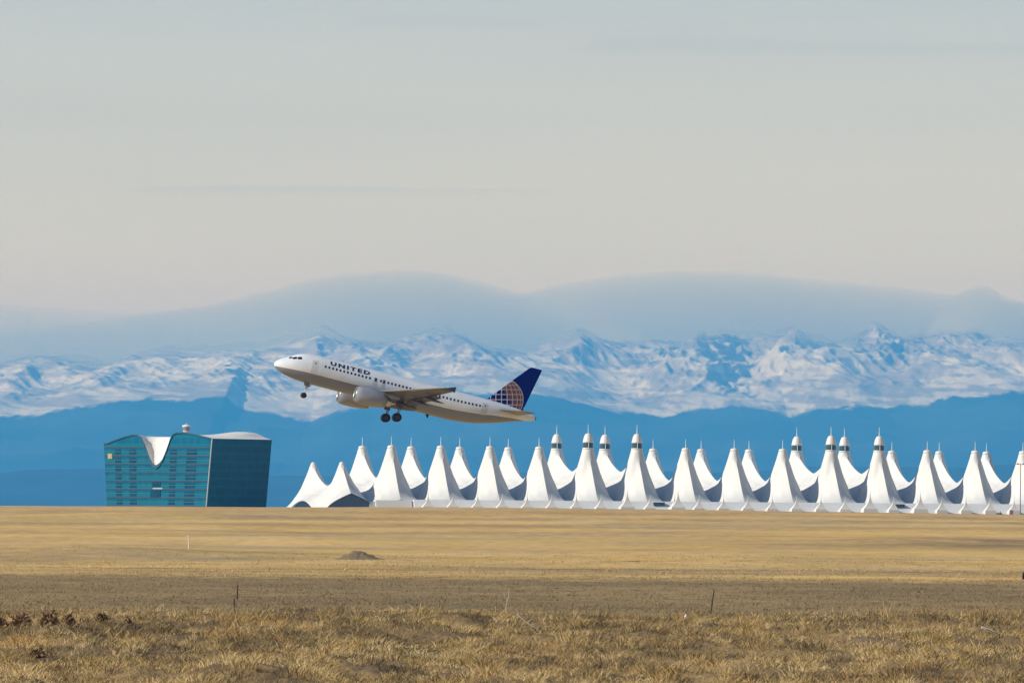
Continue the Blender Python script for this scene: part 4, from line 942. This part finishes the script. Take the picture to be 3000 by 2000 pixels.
# fin with the globe emblem
m_fin = mat('blue_fin_paint', (0.005, 0.022, 0.19), 0.4, spec=0.12)
g = NT(m_fin); tc = g.n('ShaderNodeTexCoord'); sx = g.n('ShaderNodeSeparateXYZ'); g.t.links.new(tc.outputs['Object'], sx.inputs[0])
GA, GH, GR = 32.39, 2.54, 2.96
du = g.m('DIVIDE', g.m('SUBTRACT', sx.outputs[0], GA), GR); dv = g.m('DIVIDE', g.m('SUBTRACT', sx.outputs[2], GH), GR)
ca, sa = math.cos(math.radians(14)), math.sin(math.radians(14))
U_ = g.m('ADD', g.m('MULTIPLY', du, ca), g.m('MULTIPLY', dv, sa)); V_ = g.m('SUBTRACT', g.m('MULTIPLY', dv, ca), g.m('MULTIPLY', du, sa))
rr = g.m('SQRT', g.m('ADD', g.m('MULTIPLY', U_, U_), g.m('MULTIPLY', V_, V_)))
ww = g.m('SQRT', g.m('MAXIMUM', g.m('SUBTRACT', 1.0, g.m('MULTIPLY', rr, rr)), 0.0))
lat = g.m('ARCSINE', g.m('MINIMUM', g.m('MAXIMUM', V_, -0.999), 0.999)); lon = g.m('ARCTAN2', U_, ww)
fl = g.m('ABSOLUTE', g.m('SUBTRACT', g.m('FRACT', g.m('MULTIPLY', lat, 4.1)), 0.5)); fo = g.m('ABSOLUTE', g.m('SUBTRACT', g.m('FRACT', g.m('ADD', g.m('MULTIPLY', lon, 3.6), 0.2)), 0.5))
lines = g.m('MAXIMUM', g.m('GREATER_THAN', fl, 0.43), g.m('GREATER_THAN', fo, 0.43))
ring = g.m('GREATER_THAN', rr, 0.965); inside = g.m('LESS_THAN', rr, 1.0)
warm = g.step(g.m('ADD', g.m('MULTIPLY', U_, 0.95), g.m('MULTIPLY', V_, 0.55)), 0.18, 0.42)
fill = g.mix(warm, (0.006, 0.012, 0.085), (0.16, 0.075, 0.075))
linec = g.mix(warm, (0.60, 0.58, 0.78), (0.50, 0.42, 0.44))
gl = g.mix(g.m('MAXIMUM', lines, ring), fill, linec)
g.base(g.mix(inside, (0.001, 0.010, 0.155), gl))
fin = ap('tail_fin', loft([(1.2, 29.6, 6.05, 0, 0.085, 0), (2.11, 30.26, 5.28, 0, 0.085, 0), (5.0, 32.72, 3.45, 0, 0.085, 0), (7.6, 34.94, 1.80, 0, 0.08, 0), (7.86, 35.3, 1.52, 0, 0.04, 0)], 'z'), m_fin, label='blue fin with a gridded globe emblem')
rud = MB().prism([(35.35, -0.10, 2.3), (35.63, -0.07, 2.3), (36.82, -0.045, 7.75), (36.25, -0.06, 7.75)], (0, 0.14, 0)).put('rudder', mat('rudder_paint', (0.001, 0.010, 0.17), 0.4, spec=0.12), fin)

# ------------------------------------------------------------------ small things in the field
def post(name, label, cat, xb, yb_, xt, yt, D, r, m, group=None, cap=None):
    b = at(xb, yb_, D); gzv = gz(b.x, D); t = at(xt, yt, D)
    root = thing(name, label, cat, (b.x, D, gzv), group=group)
    MB().tube((0, 0, -0.15), (t.x - b.x, 0, t.z - gzv), r, r * 0.85, 8).put('shaft', m, root)
    return root, t - Vector((b.x, D, gzv))
m_rust = mat('rusty_dark_steel', (0.045, 0.032, 0.028), 0.8, noise=0.2, nscale=6)
r_, t_ = post('fence_post', 'upright dark steel fence post standing in the drab strip, left', 'post', 695, 1762, 696, 1713, 560, 0.045, m_rust)
MB().box((0.0, -0.05, t_.z * 0.8), (0.03, 0.05, 0.12)).put('lug', m_rust, r_)
MB().box((0.0, -0.05, t_.z * 0.5), (0.03, 0.05, 0.12)).put('lug', m_rust, r_)
r_, t_ = post('fence_post', 'short dark wooden stub left of and below the upright steel post', 'post', 687, 1785, 686, 1753, 440, 0.035, m_rust)
MB().tube((0, 0, t_.z - 0.02), (0.01, 0, t_.z + 0.05), 0.02, 0.008).put('broken_top', m_rust, r_)
r_, t_ = post('fence_post', 'long thin leaning dark post in the grass on the right', 'post', 2077, 1838, 2092, 1726, 318, 0.022, m_rust)
MB().box((t_.x * 0.6, -0.03, t_.z * 0.62), (0.03, 0.03, 0.07)).put('lug', m_rust, r_)
MB().box((t_.x * 0.85, -0.03, t_.z * 0.86), (0.03, 0.03, 0.07)).put('lug', m_rust, r_)
m_paint = mat('white_marker_paint', (0.72, 0.68, 0.58), 0.6)
r_, t_ = post('marker_pole', 'thin white marker pole standing in the mown field below the hotel', 'pole', 553, 1613, 552, 1570, 1560, 0.10, m_paint)
MB().tube((t_.x, 0, t_.z - 0.05), (t_.x, 0, t_.z + 0.12), 0.14).put('cap', m_paint, r_)
# lamp pole at the right edge
b = at(2989, 1500, 2950.0); gzv = gz(b.x, 2950)
lp = thing('lamp_pole', 'tall thin dark lamp pole in front of the rightmost tent', 'lamp', (b.x, 2950, gzv))
hh = zat(2989, 1357, 2950) - gzv
m_pole = mat('grey_brown_pole', (0.16, 0.15, 0.15), 0.6)
MB().tube((0, 0, -0.3), (0, 0, hh), 0.17, 0.11, 10).put('pole', m_pole, lp)
MB().tube((-1.0, 0, hh - 0.3), (1.0, 0, hh - 0.3), 0.08).put('arm', m_pole, lp)
for s in (-1, 1): MB().box((s * 0.95, 0, hh - 0.1), (0.75, 0.5, 0.32), ).put('lamp_head', m_pole, lp, bevel=0.03)
# small cabinet and bush by the terminal front
b = at(2963, 1500, 2900.0); gzv = gz(b.x, 2900)
cb = thing('utility_box', 'small dull maroon box standing on the field edge left of the lamp pole', 'box', (b.x, 2900, gzv))
MB().box((0, 0, 1.0), (1.1, 0.8, 2.0)).put('cabinet', mat('maroon_paint', (0.22, 0.12, 0.17), 0.6), cb, bevel=0.05)
MB().box((0, 0, 2.08), (1.25, 0.95, 0.12)).put('lid', m_pole, cb)

def hit(px, py, d0=205.0, d1=330.0):
    """distance at which the sight line through a photo pixel meets the near bank"""
    Ds = np.arange(d0, d1, 0.25); u, v = px - 1500.0, 1500.0 - py
    X = (u * cr - v * sr) / F * Ds; Z = (u * sr + v * cr) / F * Ds
    ok = ground_z(X, Ds) >= Z
    return float(Ds[np.argmax(ok)]) if ok.any() else 300.0
def shrub(px, py, D, w, h, label, col, seed, n=420, group='brown shrubs at the edge of the near bank'):
    D = D or hit(px, py); r = np.random.default_rng(seed); b = at(px, py, D); X = b.x; z0 = gz(X, D)
    root = thing('dry_shrub', label, 'shrub', (X, D, z0), group=group)
    ang = r.uniform(0, 2 * np.pi, n); el_ = np.arccos(r.uniform(0, 1, n)); L = r.uniform(0.6, 1.0, n) * (0.75 + 0.25 * np.sin(3 * ang + seed))
    tip = np.stack([np.cos(ang) * np.sin(el_) * w / 2 * L, np.sin(ang) * np.sin(el_) * w / 2 * L, np.cos(el_) * h * L], -1)
    mid = tip * 0.55 + r.normal(0, 0.03, (n, 3)); s = r.normal(0, 1, (n, 3)); s /= np.linalg.norm(s, axis=1)[:, None]; s *= 0.013
    V = np.stack([np.zeros((n, 3)) - s, np.zeros((n, 3)) + s, mid + s * 2.2, mid - s * 2.2, tip + s, tip - s], 1).reshape(-1, 3); V[:, 2] = np.maximum(V[:, 2], -0.05)
    k = np.arange(n)[:, None] * 6
    me = mesh_np('twigs', V, np.concatenate([k + np.array([[0, 1, 2, 3]]), k + np.array([[3, 2, 4, 5]])], 0), smooth=False)
    put('twigs', me, mat('twig_bark', col, 0.9, noise=0.3, nscale=8), root)
    tips = tip * r.uniform(0.55, 1.0, (n, 1)); q = r.normal(0, 0.035, (n, 4, 3)); Vl = (tips[:, None] + q).reshape(-1, 3); Vl[:, 2] = np.maximum(Vl[:, 2], 0.0)
    put('seed_heads', mesh_np('seeds', Vl, np.arange(n * 4).reshape(-1, 4), smooth=False), mat('dry_seed_heads', tuple(c * 1.5 for c in col), 0.9), root)
    MB().tube((0, 0, -0.1), (0.02, 0, h * 0.4), 0.03, 0.015, 6).put('stem', m_rust, root)
    return root
BR = (0.20, 0.12, 0.062)
for a in [(66, 1834, 0, 0.85, 0.52, 'brown shrub, second from the left, at the left edge of the near bank'), (148, 1832, 0, 0.80, 0.56, 'darkest brown shrub of the row at the left edge'),
          (205, 1834, 0, 0.52, 0.42, 'small brown shrub directly right of the darkest one'), (296, 1826, 0, 0.46, 0.34, 'small reddish brown shrub fifth in the row from the left'),
          (2, 1842, 0, 0.62, 0.44, 'brown shrub cut by the left edge of the picture'), (375, 1832, 0, 0.30, 0.24, 'smallest brown shrub at the right end of the left row'),
          (108, 1924, 0, 0.50, 0.26, 'low brown shrub alone lower on the bank, below the row')]:
    shrub(*a, BR, seed=int(a[0]) + 1)
shrub(3001, 1692, 960, 0.7, 1.1, 'dark bush on the right edge where field meets drab strip', (0.03, 0.035, 0.035), 91, 500, None)
shrub(2930, 1510, 2860, 2.4, 1.6, 'tiny dark bush on the skyline left of the maroon box', (0.10, 0.08, 0.05), 92, 500, None)

# dirt mound
D_ = 1330.0; c = at(1048, 1640, D_); base = gz(c.x, D_)
nx, ny = 60, 30; xs = np.linspace(-4.6, 4.6, nx); ys = np.linspace(-6, 6, ny); Xg, Yg = np.meshgrid(xs, ys)
hm = 1.15 * np.exp(-(np.abs(Xg + 0.2) / np.where(Xg < -0.2, 2.1, 2.7)) ** 2.4 - (np.abs(Yg) / 3.4) ** 2.4) * (1 + 0.25 * fbm(Xg / 1.1, Yg / 1.3, 501, 3)) - 0.06
zg = ground_z(Xg + c.x, Yg + D_) - base + hm
put('earth_mound', mesh_np('earth_mound', np.stack([Xg, Yg, zg], -1).reshape(-1, 3), grid_faces(ny, nx)), mat('bare_brown_earth', (0.20, 0.14, 0.066), 0.95, noise=0.3, nscale=1.6),
    loc=(c.x, D_, base), label='low brown earth mound in the mown field below the climbing airplane', cat='mound')

# pale dead stems, branch, plank and stone in the near grass
m_bleach = mat('bleached_wood', (0.62, 0.54, 0.42), 0.8, noise=0.15, nscale=5)
def stick(name, label, cat, pts, D, r0, r1, part='stem', m=m_bleach, twigs=(), lift=0.0):
    D = hit(*pts[-1]) - 0.4 if D == 297 else D; base = at(pts[0][0], pts[0][1], D); root = thing(name, label, cat, (base.x, D, base.z))
    mb = MB()
    for k in range(len(pts) - 1):
        p = at(pts[k][0], pts[k][1], D) - base; q = at(pts[k + 1][0], pts[k + 1][1], D) - base
        t = k / max(1, len(pts) - 1); mb.tube(p, q, r0 + (r1 - r0) * t, r0 + (r1 - r0) * (k + 1) / (len(pts) - 1), 7)
    mb.put(part, m, root)
    for tw in twigs:
        mb = MB()
        for k in range(len(tw) - 1): mb.tube(at(tw[k][0], tw[k][1], D) - base, at(tw[k + 1][0], tw[k + 1][1], D) - base, r1, r1 * 0.7, 6)
        mb.put('twig', m, root)
    return root
stick('dead_weed', 'tall pale dead stem rising above the grass left of centre right', 'stem', [(1484, 1800), (1482, 1778), (1485, 1762), (1490, 1748), (1491, 1722)], 306, 0.010, 0.006, twigs=[[(1486, 1758), (1478, 1744), (1476, 1734)]])
bpy.data.objects['dead_weed']['label'] = 'thin pale dead stem standing upright near the middle of the near bank'
stick('dead_branch', 'bleached dead branch lying on the grass just right of the pale stem', 'branch', [(1514, 1796), (1530, 1812), (1548, 1826), (1562, 1834), (1578, 1846)], 297, 0.020, 0.010, part='limb', twigs=[[(1546, 1822), (1556, 1812), (1566, 1816)], [(1520, 1800), (1512, 1785)], [(1560, 1834), (1580, 1840)]])
PD = hit(2905, 1858) - 0.3; b = at(2905, 1853, PD)
pk = thing('plank', 'pale weathered plank lying in the grass at the right', 'plank', (b.x, PD, b.z), (0, math.radians(21), 0))
MB().box((0, 0, 0.05), (0.70, 0.16, 0.075)).put('board', m_bleach, pk, bevel=0.01)
MB().box((0.05, -0.085, 0.05), (0.5, 0.012, 0.02)).put('crack', m_rust, pk)
SD = hit(2010, 1812) - 0.1; b = at(2010, 1806, SD)
bm = bmesh.new(); bmesh.ops.create_icosphere(bm, subdivisions=3, radius=0.1)
for v in bm.verts: v.co *= 1 + 0.18 * math.sin(v.co.x * 31 + v.co.z * 17) ; v.co.z *= 0.8; v.co.x *= 0.7
me = bpy.data.meshes.new('stone'); bm.to_mesh(me); bm.free()
put('stone', me, mat('chalky_stone', (0.66, 0.58, 0.50), 0.9, noise=0.1, nscale=8), loc=(b.x, SD, b.z), label='small chalky stone on the bank left of the leaning post', cat='stone')

# ------------------------------------------------------------------ the air
HZ_TOP = max(v.co.z for v in bpy.data.objects['mountains'].data.vertices) + 25.0; print('haze top', HZ_TOP)
bm = bmesh.new(); bmesh.ops.create_cube(bm, size=1.0)
me = bpy.data.meshes.new('haze'); bm.to_mesh(me); bm.free()
hz = put('haze', me, vol_mat('clear_blue_air', (0.05, 0.345, 1.0), 0.000027, absorb=(0.54, 0.54, 0.54)), kind='stuff', label='thin blue air between the camera and the mountains', cat='haze')
hz.scale = (33000, 92000, HZ_TOP + 140); hz.location = (0, 44800, (HZ_TOP - 140) / 2)
